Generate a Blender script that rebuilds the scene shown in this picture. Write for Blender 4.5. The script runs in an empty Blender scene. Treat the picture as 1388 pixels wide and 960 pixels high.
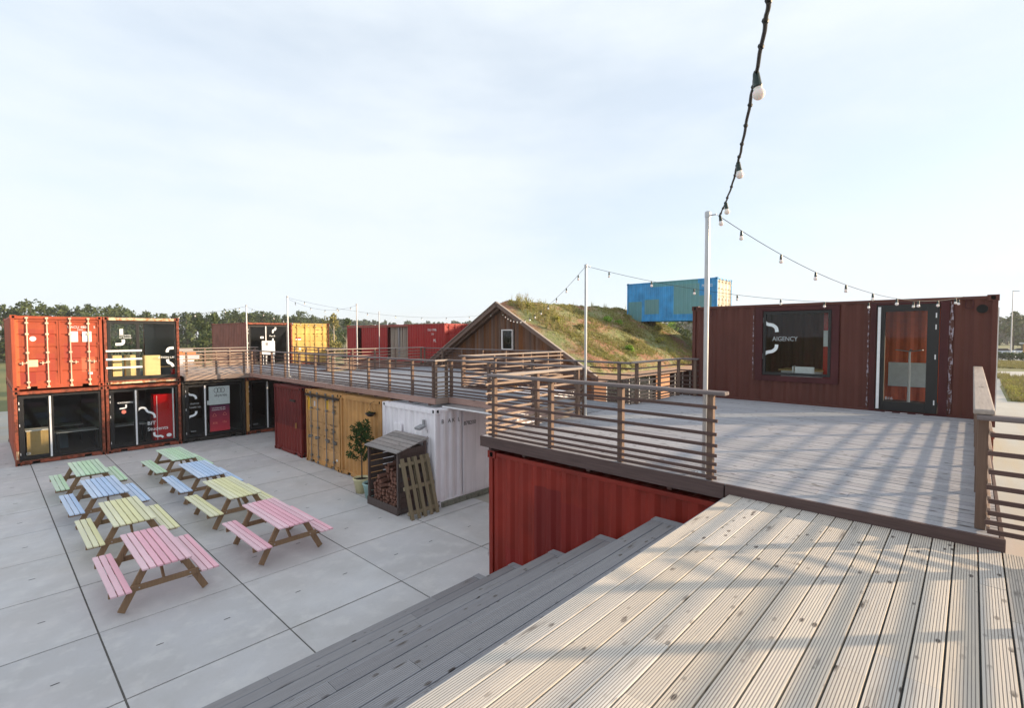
import bpy, math, random
from mathutils import Vector, Matrix, noise
R = math.radians
random.seed(7)
scene = bpy.context.scene
COL = scene.collection

# ------------------------------------------------------------------ mesh builder
class MB:
    def __init__(s): s.v = []; s.f = []; s.m = []
    def quad(s, a, b, c, d, m=0):
        i = len(s.v); s.v += [tuple(a), tuple(b), tuple(c), tuple(d)]; s.f.append((i, i+1, i+2, i+3)); s.m.append(m)
    def box(s, x0, x1, y0, y1, z0, z1, m=0):
        i = len(s.v)
        s.v += [(x0,y0,z0),(x1,y0,z0),(x1,y1,z0),(x0,y1,z0),(x0,y0,z1),(x1,y0,z1),(x1,y1,z1),(x0,y1,z1)]
        for q in ((0,3,2,1),(4,5,6,7),(0,1,5,4),(1,2,6,5),(2,3,7,6),(3,0,4,7)):
            s.f.append(tuple(i+k for k in q)); s.m.append(m)
        return s
    def bar(s, p0, p1, w, h, m=0, up=(0,0,1)):
        p0 = Vector(p0); p1 = Vector(p1); d = (p1-p0).normalized(); u = Vector(up)
        if abs(d.dot(u)) > .99: u = Vector((0,1,0))
        a = d.cross(u).normalized(); b = a.cross(d).normalized()
        i = len(s.v)
        for p in (p0, p1):
            for sa, sb in ((-1,-1),(1,-1),(1,1),(-1,1)):
                s.v.append(tuple(p + a*sa*w/2 + b*sb*h/2))
        for q in ((0,1,2,3),(7,6,5,4),(0,4,5,1),(1,5,6,2),(2,6,7,3),(3,7,4,0)):
            s.f.append(tuple(i+k for k in q)); s.m.append(m)
        return s
    def tube(s, pts, r, n=8, m=0, cap=True):
        pts = [Vector(p) for p in pts]; rs = r if isinstance(r, (list, tuple)) else [r]*len(pts)
        base = len(s.v); prev = None
        for k, p in enumerate(pts):
            d = (pts[min(k+1, len(pts)-1)] - pts[max(k-1, 0)]).normalized()
            if prev is None:
                u = Vector((0,0,1)) if abs(d.z) < .9 else Vector((1,0,0)); a = d.cross(u).normalized()
            else: a = (prev - d*prev.dot(d)).normalized()
            prev = a; b = d.cross(a)
            for j in range(n):
                t = 2*math.pi*j/n; s.v.append(tuple(p + (a*math.cos(t)+b*math.sin(t))*rs[k]))
        for k in range(len(pts)-1):
            for j in range(n):
                j2 = (j+1) % n
                s.f.append((base+k*n+j, base+k*n+j2, base+(k+1)*n+j2, base+(k+1)*n+j)); s.m.append(m)
        if cap:
            s.f.append(tuple(base+j for j in reversed(range(n)))); s.m.append(m)
            s.f.append(tuple(base+(len(pts)-1)*n+j for j in range(n))); s.m.append(m)
        return s
    def lathe(s, prof, n=20, c=(0,0,0), m=0):
        base = len(s.v)
        for r, z in prof:
            for j in range(n):
                t = 2*math.pi*j/n; s.v.append((c[0]+r*math.cos(t), c[1]+r*math.sin(t), c[2]+z))
        for k in range(len(prof)-1):
            for j in range(n):
                j2 = (j+1) % n
                s.f.append((base+k*n+j, base+k*n+j2, base+(k+1)*n+j2, base+(k+1)*n+j)); s.m.append(m)
        return s
    def prism(s, poly, O, U, V, W, m=0):
        """closed polygon poly (u,v) in plane (U,V) at O, extruded by vector W (poly must be ccw seen against W)"""
        O=Vector(O);U=Vector(U);V=Vector(V);W=Vector(W); i=len(s.v); n=len(poly)
        for (u,v) in poly: s.v.append(tuple(O+U*u+V*v))
        for (u,v) in poly: s.v.append(tuple(O+U*u+V*v+W))
        s.f.append(tuple(i+k for k in reversed(range(n)))); s.m.append(m)
        s.f.append(tuple(i+n+k for k in range(n))); s.m.append(m)
        for k in range(n):
            k2=(k+1)%n; s.f.append((i+k,i+k2,i+n+k2,i+n+k)); s.m.append(m)
        return s
    def corr(s, O, U, V, N, u0, u1, v0, v1, depth=.036, pitch=.278, thick=.006, m=0):
        """corrugated sheet: profile runs along U, extruded along V, N points outward"""
        O=Vector(O);U=Vector(U);V=Vector(V);N=Vector(N)
        fl=pitch*.26; sl=pitch*.24
        def d(u):
            t=u%pitch
            if t<fl: return 0.
            if t<fl+sl: return -(t-fl)/sl*depth
            if t<2*fl+sl: return -depth
            return -depth+(t-2*fl-sl)/sl*depth
        ks=[u0]; k=math.floor(u0/pitch)
        while k*pitch<u1+pitch:
            for a in (0,fl,fl+sl,2*fl+sl):
                q=k*pitch+a
                if u0+1e-4<q<u1-1e-4: ks.append(q)
            k+=1
        ks.append(u1); i=len(s.v)
        for u in ks:
            for (v,t) in ((v0,0),(v1,0),(v0,thick),(v1,thick)):
                s.v.append(tuple(O+U*u+V*v+N*(d(u)-t)))
        for a in range(len(ks)-1):
            p=i+a*4; q=p+4
            for fc in ((p,q,q+1,p+1),(p+2,p+3,q+3,q+2),(p+1,q+1,q+3,p+3),(p,p+2,q+2,q)): s.f.append(fc); s.m.append(m)
        p=i; q=i+(len(ks)-1)*4
        s.f.append((p,p+1,p+3,p+2)); s.m.append(m); s.f.append((q,q+2,q+3,q+1)); s.m.append(m)
        return s
    def build(s, name, mats, parent=None, loc=None, smooth=False, bevel=0, rot=None):
        me = bpy.data.meshes.new(name); me.from_pydata(s.v, [], s.f)
        if not isinstance(mats, (list, tuple)): mats = [mats]
        for mt in mats: me.materials.append(mt)
        if len(mats) > 1: me.polygons.foreach_set('material_index', s.m)
        if smooth: me.polygons.foreach_set('use_smooth', [True]*len(s.f))
        me.update()
        o = bpy.data.objects.new(name, me); COL.objects.link(o)
        if parent: o.parent = parent
        if loc: o.location = loc
        if rot: o.rotation_euler = rot
        if bevel:
            b = o.modifiers.new('bevel', 'BEVEL'); b.width = bevel; b.segments = 2; b.limit_method = 'ANGLE'
        return o

def tag(o, label=None, cat=None, group=None, kind=None):
    if label: o['label'] = label
    if cat: o['category'] = cat
    if group: o['group'] = group
    if kind: o['kind'] = kind
    return o
def empty(name, label, cat, loc=(0,0,0), rz=0, group=None):
    o = bpy.data.objects.new(name, None); COL.objects.link(o); o.location = loc; o.rotation_euler = (0,0,rz)
    o.empty_display_size = .2
    return tag(o, label, cat, group)
def copy_tree(o, parent=None):
    c = o.copy(); COL.objects.link(c); c.parent = parent
    for ch in list(o.children): copy_tree(ch, c)
    return c

# ------------------------------------------------------------------ materials
def newmat(name):
    m = bpy.data.materials.new(name); m.use_nodes = True; nt = m.node_tree; nt.nodes.clear()
    out = nt.nodes.new('ShaderNodeOutputMaterial'); p = nt.nodes.new('ShaderNodeBsdfPrincipled')
    nt.links.new(p.outputs[0], out.inputs[0]); return m, nt, p
def N(nt, t, **kw):
    n = nt.nodes.new(t)
    for k, v in kw.items():
        if k.startswith('i_'):
            key = k[2:]; n.inputs[int(key) if key.isdigit() else key].default_value = v
        else: setattr(n, k, v)
    return n
def coords(nt, scale=(1,1,1), src='Object'):
    tc = N(nt, 'ShaderNodeTexCoord'); mp = N(nt, 'ShaderNodeMapping'); mp.inputs['Scale'].default_value = scale
    nt.links.new(tc.outputs[src], mp.inputs[0]); return mp.outputs[0]
def noise_f(nt, vec, scale, detail=4, lo=.35, hi=.65, rough=.6):
    n = N(nt, 'ShaderNodeTexNoise'); n.inputs['Scale'].default_value = scale; n.inputs['Detail'].default_value = detail; n.inputs['Roughness'].default_value = rough
    nt.links.new(vec, n.inputs['Vector'])
    r = N(nt, 'ShaderNodeMapRange'); r.inputs[1].default_value = lo; r.inputs[2].default_value = hi
    nt.links.new(n.outputs['Fac'], r.inputs[0]); return r.outputs[0]
def mix(nt, f, a, b, blend='MIX'):
    n = N(nt, 'ShaderNodeMix', data_type='RGBA', blend_type=blend)
    for idx, val in ((0, f), (6, a), (7, b)):
        if isinstance(val, (int, float)): n.inputs[idx].default_value = val
        elif isinstance(val, (tuple, list)): n.inputs[idx].default_value = tuple(val) + ((1,) if len(val) == 3 else ())
        else: nt.links.new(val, n.inputs[idx])
    return n.outputs[2]
def math_n(nt, op, a, b=0.):
    n = N(nt, 'ShaderNodeMath', operation=op)
    for i, v in ((0, a), (1, b)):
        if isinstance(v, (int, float)): n.inputs[i].default_value = v
        else: nt.links.new(v, n.inputs[i])
    return n.outputs[0]
def bump(nt, p, h, strength=.3, dist=.01):
    b = N(nt, 'ShaderNodeBump'); b.inputs['Strength'].default_value = strength; b.inputs['Distance'].default_value = dist
    nt.links.new(h, b.inputs['Height']); nt.links.new(b.outputs[0], p.inputs['Normal'])
def sc(c, k): return tuple(min(1, x*k) for x in c)

def paint(name, c, rust=.25, rustc=(.12,.045,.02), rough=.5, fade=.25, boxes=(), boxc=None, streak=.35):
    """weathered container paint: faded patches, vertical streaks, rust spots; boxes = patches of other paint (axis ranges in object space)"""
    m, nt, p = newmat(name); v = coords(nt); vs = coords(nt, (5, 5, .35))
    f1 = noise_f(nt, v, 1.3, 5, .3, .7)
    col = mix(nt, f1, sc(c, 1-fade), sc(c, 1+fade))
    f2 = noise_f(nt, vs, 1.6, 4, .45, .75)
    col = mix(nt, math_n(nt, 'MULTIPLY', f2, streak), col, sc(c, .55))
    tc = N(nt, 'ShaderNodeTexCoord'); sp = N(nt, 'ShaderNodeSeparateXYZ'); nt.links.new(tc.outputs['Object'], sp.inputs[0])
    for (ax, a0, a1, z0, z1, bc) in boxes:
        f = math_n(nt, 'MULTIPLY', math_n(nt, 'GREATER_THAN', sp.outputs[ax], a0), math_n(nt, 'LESS_THAN', sp.outputs[ax], a1))
        f = math_n(nt, 'MULTIPLY', f, math_n(nt, 'MULTIPLY', math_n(nt, 'GREATER_THAN', sp.outputs[2], z0), math_n(nt, 'LESS_THAN', sp.outputs[2], z1)))
        col = mix(nt, math_n(nt, 'MULTIPLY', f, .85), col, bc)
    f3 = noise_f(nt, v, 7., 8, .74-.25*rust, .80-.2*rust, .7)
    col = mix(nt, math_n(nt, 'MULTIPLY', f3, .85), col, rustc)
    nt.links.new(col, p.inputs['Base Color'])
    rr = N(nt, 'ShaderNodeMapRange'); rr.inputs[3].default_value = rough; rr.inputs[4].default_value = .85
    nt.links.new(f3, rr.inputs[0]); nt.links.new(rr.outputs[0], p.inputs['Roughness'])
    p.inputs['Specular IOR Level'].default_value = .3
    bump(nt, p, noise_f(nt, v, 3., 3, 0, 1), .25, .02)
    return m
def wood(name, c1, c2, axis=0, knots=True, grain=.5, rough=.75, island=.35, stain=None, bs=.35, knot=0):
    m, nt, p = newmat(name)
    g = [30, 30, 30]; g[axis] = 1.2
    k = [9, 9, 9]; k[axis] = 2.2
    geo = N(nt, 'ShaderNodeNewGeometry'); ri = geo.outputs['Random Per Island']
    tc = N(nt, 'ShaderNodeTexCoord'); ad = N(nt, 'ShaderNodeVectorMath', operation='ADD')
    cmb = N(nt, 'ShaderNodeCombineXYZ')
    for a in range(3): nt.links.new(math_n(nt, 'MULTIPLY', ri, 13.7*(a == axis)), cmb.inputs[a])
    nt.links.new(tc.outputs['Object'], ad.inputs[0]); nt.links.new(cmb.outputs[0], ad.inputs[1])
    def mp(s):
        q = N(nt, 'ShaderNodeMapping'); q.inputs['Scale'].default_value = s; nt.links.new(ad.outputs[0], q.inputs[0]); return q.outputs[0]
    gr = noise_f(nt, mp(g), 1.5, 5, .3, .7)
    col = mix(nt, math_n(nt, 'MULTIPLY', gr, grain), c1, c2)
    big = noise_f(nt, mp((1.1,1.1,1.1)), .9, 4, .35, .7)
    col = mix(nt, math_n(nt, 'MULTIPLY', big, .3), col, stain or sc(c2, .8))
    # every board its own tone
    hv = N(nt, 'ShaderNodeHueSaturation'); mr = N(nt, 'ShaderNodeMapRange'); mr.inputs[3].default_value = 1-island; mr.inputs[4].default_value = 1+island*.6
    nt.links.new(ri, mr.inputs[0]); nt.links.new(mr.outputs[0], hv.inputs['Value'])
    wn = N(nt, 'ShaderNodeTexWhiteNoise', noise_dimensions='1D'); nt.links.new(ri, wn.inputs['W'])
    m2 = N(nt, 'ShaderNodeMapRange'); m2.inputs[3].default_value = .7; m2.inputs[4].default_value = 1.25; nt.links.new(wn.outputs['Value'], m2.inputs[0])
    nt.links.new(m2.outputs[0], hv.inputs['Saturation']); nt.links.new(col, hv.inputs['Color']); col = hv.outputs[0]
    if knots:
        vo = N(nt, 'ShaderNodeTexVoronoi'); vo.inputs['Scale'].default_value = 1.0; nt.links.new(mp(k), vo.inputs['Vector'])
        kk = N(nt, 'ShaderNodeMapRange'); kk.inputs[1].default_value = .17; kk.inputs[2].default_value = .07; nt.links.new(vo.outputs['Distance'], kk.inputs[0])
        sel = N(nt, 'ShaderNodeSeparateColor'); nt.links.new(vo.outputs['Color'], sel.inputs[0])
        kf = math_n(nt, 'MULTIPLY', kk.outputs[0], math_n(nt, 'GREATER_THAN', sel.outputs[0], .55))
        # smears around the knots
        k2 = N(nt, 'ShaderNodeMapRange'); k2.inputs[1].default_value = .5; k2.inputs[2].default_value = .1; nt.links.new(vo.outputs['Distance'], k2.inputs[0])
        sm = math_n(nt, 'MULTIPLY', math_n(nt, 'MULTIPLY', k2.outputs[0], math_n(nt, 'GREATER_THAN', sel.outputs[0], .78)), noise_f(nt, mp(tuple(x*2 for x in g)), 1.2, 5, .5, .62))
        km = math_n(nt, 'MAXIMUM', kf, sm)
        if knot:
            k3 = [16,16,16]; k3[axis] = 7
            v3 = N(nt, 'ShaderNodeTexVoronoi'); v3.inputs['Scale'].default_value = 1.0; nt.links.new(mp(tuple(k3)), v3.inputs['Vector'])
            s3 = N(nt, 'ShaderNodeSeparateColor'); nt.links.new(v3.outputs['Color'], s3.inputs[0])
            q3 = N(nt, 'ShaderNodeMapRange'); q3.inputs[1].default_value = .27; q3.inputs[2].default_value = .17; nt.links.new(v3.outputs['Distance'], q3.inputs[0])
            clus = noise_f(nt, mp((2.2,2.2,2.2)), 1.0, 2, .46, .58)
            km = math_n(nt, 'MAXIMUM', km, math_n(nt, 'MULTIPLY', math_n(nt, 'MULTIPLY', q3.outputs[0], math_n(nt, 'GREATER_THAN', s3.outputs[0], .5)), clus))
        col = mix(nt, math_n(nt, 'MULTIPLY', km, .92), col, (.05,.038,.033))
    nt.links.new(col, p.inputs['Base Color']); p.inputs['Roughness'].default_value = rough; p.inputs['Specular IOR Level'].default_value = .25
    bump(nt, p, gr, bs, .004)
    return m
def plain(name, c, rough=.5, metal=0, var=.08, scale=8):
    m, nt, p = newmat(name); v = coords(nt)
    nt.links.new(mix(nt, noise_f(nt, v, scale, 4, .3, .7), sc(c, 1-var), sc(c, 1+var)), p.inputs['Base Color'])
    p.inputs['Roughness'].default_value = rough; p.inputs['Metallic'].default_value = metal
    return m
def glass(name, tint=(.75,.8,.8), refl=1.):
    m = bpy.data.materials.new(name); m.use_nodes = True; nt = m.node_tree; nt.nodes.clear()
    out = N(nt, 'ShaderNodeOutputMaterial'); t = N(nt, 'ShaderNodeBsdfTransparent'); g = N(nt, 'ShaderNodeBsdfGlossy'); mx = N(nt, 'ShaderNodeMixShader')
    t.inputs[0].default_value = (*tint, 1); g.inputs['Roughness'].default_value = .01; g.inputs['Color'].default_value = (.9,.95,1,1)
    fr = N(nt, 'ShaderNodeFresnel'); fr.inputs[0].default_value = 1.45; ge = N(nt, 'ShaderNodeNewGeometry')
    refl = math_n(nt, 'MULTIPLY', math_n(nt, 'SUBTRACT', 1.0, ge.outputs['Backfacing']), refl)
    nt.links.new(math_n(nt, 'MULTIPLY', fr.outputs[0], refl), mx.inputs[0]); nt.links.new(t.outputs[0], mx.inputs[1]); nt.links.new(g.outputs[0], mx.inputs[2]); nt.links.new(mx.outputs[0], out.inputs[0])
    return m
def ramp_leaf(name, cols, rough=.7, trans=.25):
    m, nt, p = newmat(name); geo = N(nt, 'ShaderNodeNewGeometry')
    r = N(nt, 'ShaderNodeValToRGB'); r.color_ramp.interpolation = 'LINEAR'
    v = coords(nt); f = noise_f(nt, v, .8, 3, .25, .75)
    fac = math_n(nt, 'ADD', math_n(nt, 'MULTIPLY', geo.outputs['Random Per Island'], .55), math_n(nt, 'MULTIPLY', f, .45))
    nt.links.new(fac, r.inputs[0]); els = r.color_ramp.elements
    while len(els) < len(cols): els.new(.5)
    for i, c in enumerate(cols): els[i].position = i/(len(cols)-1); els[i].color = (*c, 1)
    nt.links.new(r.outputs[0], p.inputs['Base Color']); p.inputs['Roughness'].default_value = rough
    p.inputs['Specular IOR Level'].default_value = .2
    out = [n for n in nt.nodes if n.type == 'OUTPUT_MATERIAL'][0]
    tr = N(nt, 'ShaderNodeBsdfTranslucent'); nt.links.new(r.outputs[0], tr.inputs[0]); mx = N(nt, 'ShaderNodeMixShader'); mx.inputs[0].default_value = trans
    nt.links.new(p.outputs[0], mx.inputs[1]); nt.links.new(tr.outputs[0], mx.inputs[2]); nt.links.new(mx.outputs[0], out.inputs[0])
    return m

M = {}
M['plat'] = wood('grooved pine boards', (.68,.60,.50), (.53,.49,.44), 0, grain=.6, island=.12, stain=(.50,.50,.51), knot=1)
M['painted_shade'] = plain('dark dirt in the board grooves', (.36,.315,.285), .95)  # shade inside the board grooves, put into the colour
M['steps'] = wood('weathered grey step boards', (.33,.325,.34), (.20,.20,.22), 0, grain=.6, island=.14, stain=(.26,.26,.29), knot=1)
M['deck_y'] = wood('weathered deck boards', (.39,.38,.395), (.28,.275,.30), 1, grain=.6, island=.14, stain=(.33,.335,.37), knot=1)
M['deck_shaded'] = wood('weathered deck boards with blue grey shade', (.27,.275,.30), (.20,.205,.23), 1, grain=.5, island=.12, stain=(.20,.21,.24), rough=.55)  # weathered grey, with blue grey shade put into the colour
M['deck_x'] = wood('weathered deck boards far', (.40,.38,.36), (.27,.26,.25), 0, grain=.6, island=.18)
M['fascia'] = wood('reddish fascia board', (.15,.085,.075), (.08,.045,.04), 1, grain=.7, island=.2)
M['fascia_pink'] = wood('pink brown fascia board', (.48,.26,.20), (.32,.165,.13), 1, grain=.7, island=.2)
M['fascia_pale'] = wood('pale sawn fascia', (.42,.29,.22), (.27,.18,.14), 0, grain=.7, island=.2)
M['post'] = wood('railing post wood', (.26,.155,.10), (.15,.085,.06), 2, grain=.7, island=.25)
M['slat_lit'] = wood('railing slat wood lit tone', (.44,.30,.21), (.28,.18,.13), 0, grain=.7, island=.25)  # paler copy of the slat wood, sunlight put into the colour
M['slat_shaded'] = wood('railing slat wood shaded tone', (.155,.08,.065), (.085,.047,.042), 1, grain=.7, island=.25)  # darker copy of the slat wood, shade put into the colour
M['cap_lit'] = wood('hand rail wood lit tone', (.44,.36,.30), (.28,.22,.19), 0, grain=.7, island=.15)  # paler hand rail copy with sunlight in its colour
M['cap_shaded'] = wood('hand rail wood shaded tone', (.24,.19,.185), (.14,.11,.11), 1, grain=.7, island=.15)  # darker hand rail copy with shade in its colour
M['table_frame'] = wood('pressure treated table timber', (.40,.22,.085), (.24,.13,.055), 2, grain=.6, island=.3)
M['pallet'] = wood('pallet timber', (.36,.27,.14), (.22,.16,.08), 2, grain=.7, island=.35)
M['shed'] = wood('dark shed timber', (.13,.09,.08), (.07,.05,.045), 2, grain=.7, island=.3)
M['shed_roof'] = wood('grey shed roof board', (.34,.30,.28), (.20,.175,.165), 1, grain=.7, island=.25)
M['log'] = wood('split firewood', (.34,.12,.06), (.16,.055,.03), 1, grain=.8, island=.5, knots=False)
M['cladding'] = wood('brown vertical cladding', (.20,.10,.055), (.12,.058,.035), 2, grain=.7, island=.3)
M['barge'] = wood('barge board', (.25,.16,.12), (.15,.09,.07), 1, grain=.6, island=.2)
M['orange_door'] = wood('varnished orange door', (.55,.22,.06), (.38,.13,.03), 2, grain=.5, island=.2)
PAL = {'pink': ((.88,.54,.60),(.80,.46,.53)), 'yellow': ((.84,.81,.52),(.75,.71,.44)), 'blue': ((.58,.70,.88),(.47,.60,.80)), 'green': ((.62,.79,.58),(.52,.69,.50))}
for k, (a, b) in PAL.items(): M[k] = wood('pastel %s planks' % k, a, b, 1, knots=False, grain=.35, island=.10, stain=sc(b,.78), rough=.6, bs=.15)

RED_ORANGE = (.38,.076,.034)
M['orange'] = paint('orange red container paint', RED_ORANGE, .3, fade=.18)
M['orange_in'] = plain('bright orange red paint indoors', (.80,.13,.04), .5)
M['orange_doors'] = paint('orange red door paint with touched up patches', sc(RED_ORANGE,.98), .4, fade=.18, boxes=((0,.2,.62,1.90,2.12,(.30,.05,.03)),(0,.62,1.1,1.62,2.1,(.34,.055,.03)),(0,.62,1.1,.30,1.25,(.35,.06,.035)),(0,.15,.6,.2,.62,(.30,.045,.03)),(0,1.35,1.8,.9,1.6,(.33,.055,.035)),(0,1.8,2.2,1.1,1.62,(.36,.065,.035)),(0,1.82,2.2,.55,1.1,(.52,.15,.08)),(0,.1,.2,.15,2.45,(.55,.14,.05))))
M['orange_frame'] = paint('rusty orange frame', (.30,.075,.04), 1.1, (.09,.035,.022))
M['cream_rust'] = paint('flaking cream header', (.62,.50,.33), 1.1, (.42,.12,.03))
M['bluegrey_dark'] = paint('dark green brown frame', (.035,.03,.026), .5)
M['darkred'] = paint('dark red container paint', (.13,.016,.015), .15, boxes=((0,-1,9,-1,1.05,(.19,.024,.018)),))
M['tan'] = paint('tan container paint', (.50,.26,.09), .35, (.16,.08,.04))
M['tan_door'] = paint('tan container doors', (.52,.29,.12), .55, (.16,.09,.05), boxes=((0,.10,.38,1.85,2.32,(.75,.42,.03)),(0,1.42,1.62,2.0,2.32,(.75,.45,.03)),(0,.55,.66,2.02,2.2,(.6,.6,.62))))
M['white'] = paint('white container paint', (.88,.84,.87), .12, (.40,.32,.24), fade=.05)
M['red'] = paint('deep red container paint', (.26,.024,.014), .25, fade=.25, boxes=((1,4.55,5.05,.35,2.2,(.17,.014,.012)),(1,4.0,4.55,.9,2.05,(.22,.018,.014)),(1,2.75,3.3,.6,2.0,(.24,.02,.016)),(1,5.3,5.7,-1,1.05,(.26,.02,.016))))  # boxes: darker red rectangles on the side wall
M['maroon'] = paint('maroon brown container paint', (.105,.031,.022), .3, (.06,.025,.02), fade=.10, streak=.12)
M['maroon_frame'] = paint('smooth maroon trim', (.066,.012,.014), .1)
M['farbrown'] = paint('brown container paint', (.26,.10,.07), .3)
M['yellow_c'] = paint('yellow container paint', (.60,.40,.11), .3, (.30,.16,.05))
M['red_far'] = paint('bright red container paint', (.36,.022,.022), .1, fade=.12)
M['blue_c'] = paint('blue container paint with green patches', (.05,.30,.62), .25, boxes=((1,4.95,5.95,-.1,1.35,(.13,.28,.26)),(1,3.75,4.75,.5,1.45,(.15,.29,.26)),(1,1.2,4.2,2.25,2.7,(.13,.33,.34)),(1,1.1,2.75,.45,2.3,(.15,.31,.28)),(1,.35,1.1,.3,1.55,(.16,.30,.27))))
M['cream_door'] = paint('cream container doors', (.60,.54,.43), .4)
M['floor'] = plain('plywood floor', (.10,.08,.065), .6)
M['inner'] = plain('interior lining', (.09,.085,.08), .7)
M['black'] = plain('black aluminium', (.010,.0095,.010), .45)
M['hole'] = plain('dark hole', (.006,.006,.006), .9)
M['whitep'] = plain('white powder coat', (.80,.80,.80), .35)
M['sticker'] = plain('white vinyl lettering', (.82,.85,.86), .5)
M['sticker_grey'] = plain('faded grey lettering', (.45,.46,.47), .5)
M['galv'] = plain('galvanised steel', (.50,.50,.51), .38, .6)
M['greymetal'] = plain('grey painted metal', (.30,.30,.31), .5, .2)
M['bar'] = paint('pale locking bar paint', (.72,.55,.40), .4)
M['bar_dark'] = paint('grey locking bar paint', (.20,.19,.18), .6)
M['glass'] = glass('window glass', (.93,.95,.94), .85)
M['glass_dark'] = glass('tinted glass', (.45,.48,.48), 1.0)
M['rubber'] = plain('black rubber cable', (.015,.015,.014), .5)
M['socket'] = plain('dark green socket', (.012,.03,.028), .4)
M['letter_black'] = plain('black stencil paint', (.03,.03,.03), .6)
M['yellow_panel'] = plain('yellow panel', (.85,.62,.30), .6)
M['woodpanel'] = plain('light plywood', (.55,.36,.14), .6)
M['cabinet'] = plain('glossy red cabinet', (.50,.006,.008), .15)
M['creampot'] = plain('cream glazed pot', (.68,.62,.36), .35)
M['tealpot'] = plain('pale teal pot', (.32,.50,.48), .35)
M['soil'] = plain('potting soil', (.03,.02,.015), .9)
M['bark'] = plain('tree bark', (.09,.065,.045), .9, scale=20)
M['bark_pale'] = plain('pale tree bark', (.40,.34,.28), .9, scale=20)
M['poster_top'] = plain('pale grey poster', (.52,.58,.57), .5)
M['weld'] = plain('pale weld sealant', (.55,.52,.55), .7)
M['bench_int'] = plain('pale tabletop', (.35,.36,.36), .5)
M['blue_int'] = plain('blue grey box', (.12,.17,.22), .6)
# opal bulb
m, nt, p = newmat('opal bulb glass'); p.inputs['Base Color'].default_value = (.85,.80,.76,1); p.inputs['Roughness'].default_value = .12; p.inputs['Subsurface Weight'].default_value = .2; M['bulb'] = m
# poster gradient print (a printed design: dark plum to red)
m, nt, p = newmat('plum to red printed poster'); tc = N(nt, 'ShaderNodeTexCoord'); s_ = N(nt, 'ShaderNodeSeparateXYZ'); nt.links.new(tc.outputs['Object'], s_.inputs[0])
r_ = N(nt, 'ShaderNodeValToRGB'); mr_ = N(nt, 'ShaderNodeMapRange'); mr_.inputs[1].default_value = .33; mr_.inputs[2].default_value = 1.5; nt.links.new(s_.outputs[2], mr_.inputs[0]); nt.links.new(mr_.outputs[0], r_.inputs[0])
r_.color_ramp.elements[0].color = (.55,.04,.06,1); r_.color_ramp.elements[1].color = (.06,.012,.05,1); nt.links.new(r_.outputs[0], p.inputs['Base Color']); M['poster'] = m
# concrete slabs
m, nt, p = newmat('concrete slab'); v = coords(nt)
geo = N(nt, 'ShaderNodeNewGeometry'); col = mix(nt, geo.outputs['Random Per Island'], (.48,.47,.48), (.58,.57,.57))
col = mix(nt, math_n(nt, 'MULTIPLY', noise_f(nt, v, .7, 6, .38, .62), .6), col, (.43,.41,.395))
col = mix(nt, math_n(nt, 'MULTIPLY', noise_f(nt, v, 2.7, 7, .50, .66), .5), col, (.62,.60,.58))
col = mix(nt, math_n(nt, 'MULTIPLY', noise_f(nt, v, 30, 5, .55, .75), .25), col, (.34,.34,.33))
col = mix(nt, math_n(nt, 'MULTIPLY', noise_f(nt, coords(nt,(1,.4,1)), 1.1, 6, .58, .70), .35), col, (.38,.36,.33))
col = mix(nt, math_n(nt, 'MULTIPLY', noise_f(nt, v, .23, 3, .45, .65), .3), col, (.58,.51,.48))
nt.links.new(col, p.inputs['Base Color']); p.inputs['Roughness'].default_value = .85; bump(nt, p, noise_f(nt, v, 40, 5, 0, 1), .2, .01); M['slab'] = m
# sandy yard
m, nt, p = newmat('sandy concrete yard'); v = coords(nt)
col = mix(nt, noise_f(nt, v, .25, 6, .35, .65), (.38,.355,.31), (.47,.45,.40)); col = mix(nt, math_n(nt, 'MULTIPLY', noise_f(nt, coords(nt, (.1,1,1)), .5, 5, .5, .7), .6), col, (.45,.33,.17))
nt.links.new(col, p.inputs['Base Color']); p.inputs['Roughness'].default_value = .9; M['yard'] = m
m, nt, p = newmat('meadow ground'); v = coords(nt)
col = mix(nt, noise_f(nt, v, .06, 6, .35, .65), (.09,.115,.035), (.20,.18,.065)); col = mix(nt, math_n(nt, 'MULTIPLY', noise_f(nt, v, .6, 6, .45, .7), .6), col, (.13,.15,.04))
nt.links.new(col, p.inputs['Base Color']); p.inputs['Roughness'].default_value = .95; M['meadow'] = m
M['blockc'] = plain('mossy concrete block', (.20,.20,.16), .9, var=.3)
M['joint'] = plain('dark joint sand', (.12,.11,.10), .95)
M['path'] = plain('pale gravel path', (.46,.44,.40), .9, scale=1)
m, nt, p = newmat('turf soil'); v = coords(nt)
col = mix(nt, noise_f(nt, v, .45, 6, .44, .56), (.28,.135,.075), (.19,.205,.075)); col = mix(nt, math_n(nt, 'MULTIPLY', noise_f(nt, v, 2.5, 7, .5, .7), .7), col, (.33,.27,.17))
col = mix(nt, math_n(nt, 'MULTIPLY', noise_f(nt, v, 9, 6, .55, .7), .4), col, (.09,.07,.035))
nt.links.new(col, p.inputs['Base Color']); p.inputs['Roughness'].default_value = .95; bump(nt, p, noise_f(nt, v, 6, 6, 0, 1), .8, .12); M['turfsoil'] = m
M['sedum'] = ramp_leaf('roof plants', [(.30,.15,.07),(.30,.24,.10),(.42,.36,.17),(.24,.26,.07),(.38,.36,.10),(.17,.24,.05)])
M['bright_leaf'] = ramp_leaf('bright green shrub leaves', [(.14,.26,.03),(.22,.36,.05),(.30,.44,.08)])
M['yellow_leaf'] = ramp_leaf('yellow green leaves', [(.20,.20,.04),(.33,.32,.07),(.42,.40,.12)])
M['leaf_dark'] = ramp_leaf('dark leaves', [(.02,.045,.012),(.04,.075,.018),(.07,.11,.025)])
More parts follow.
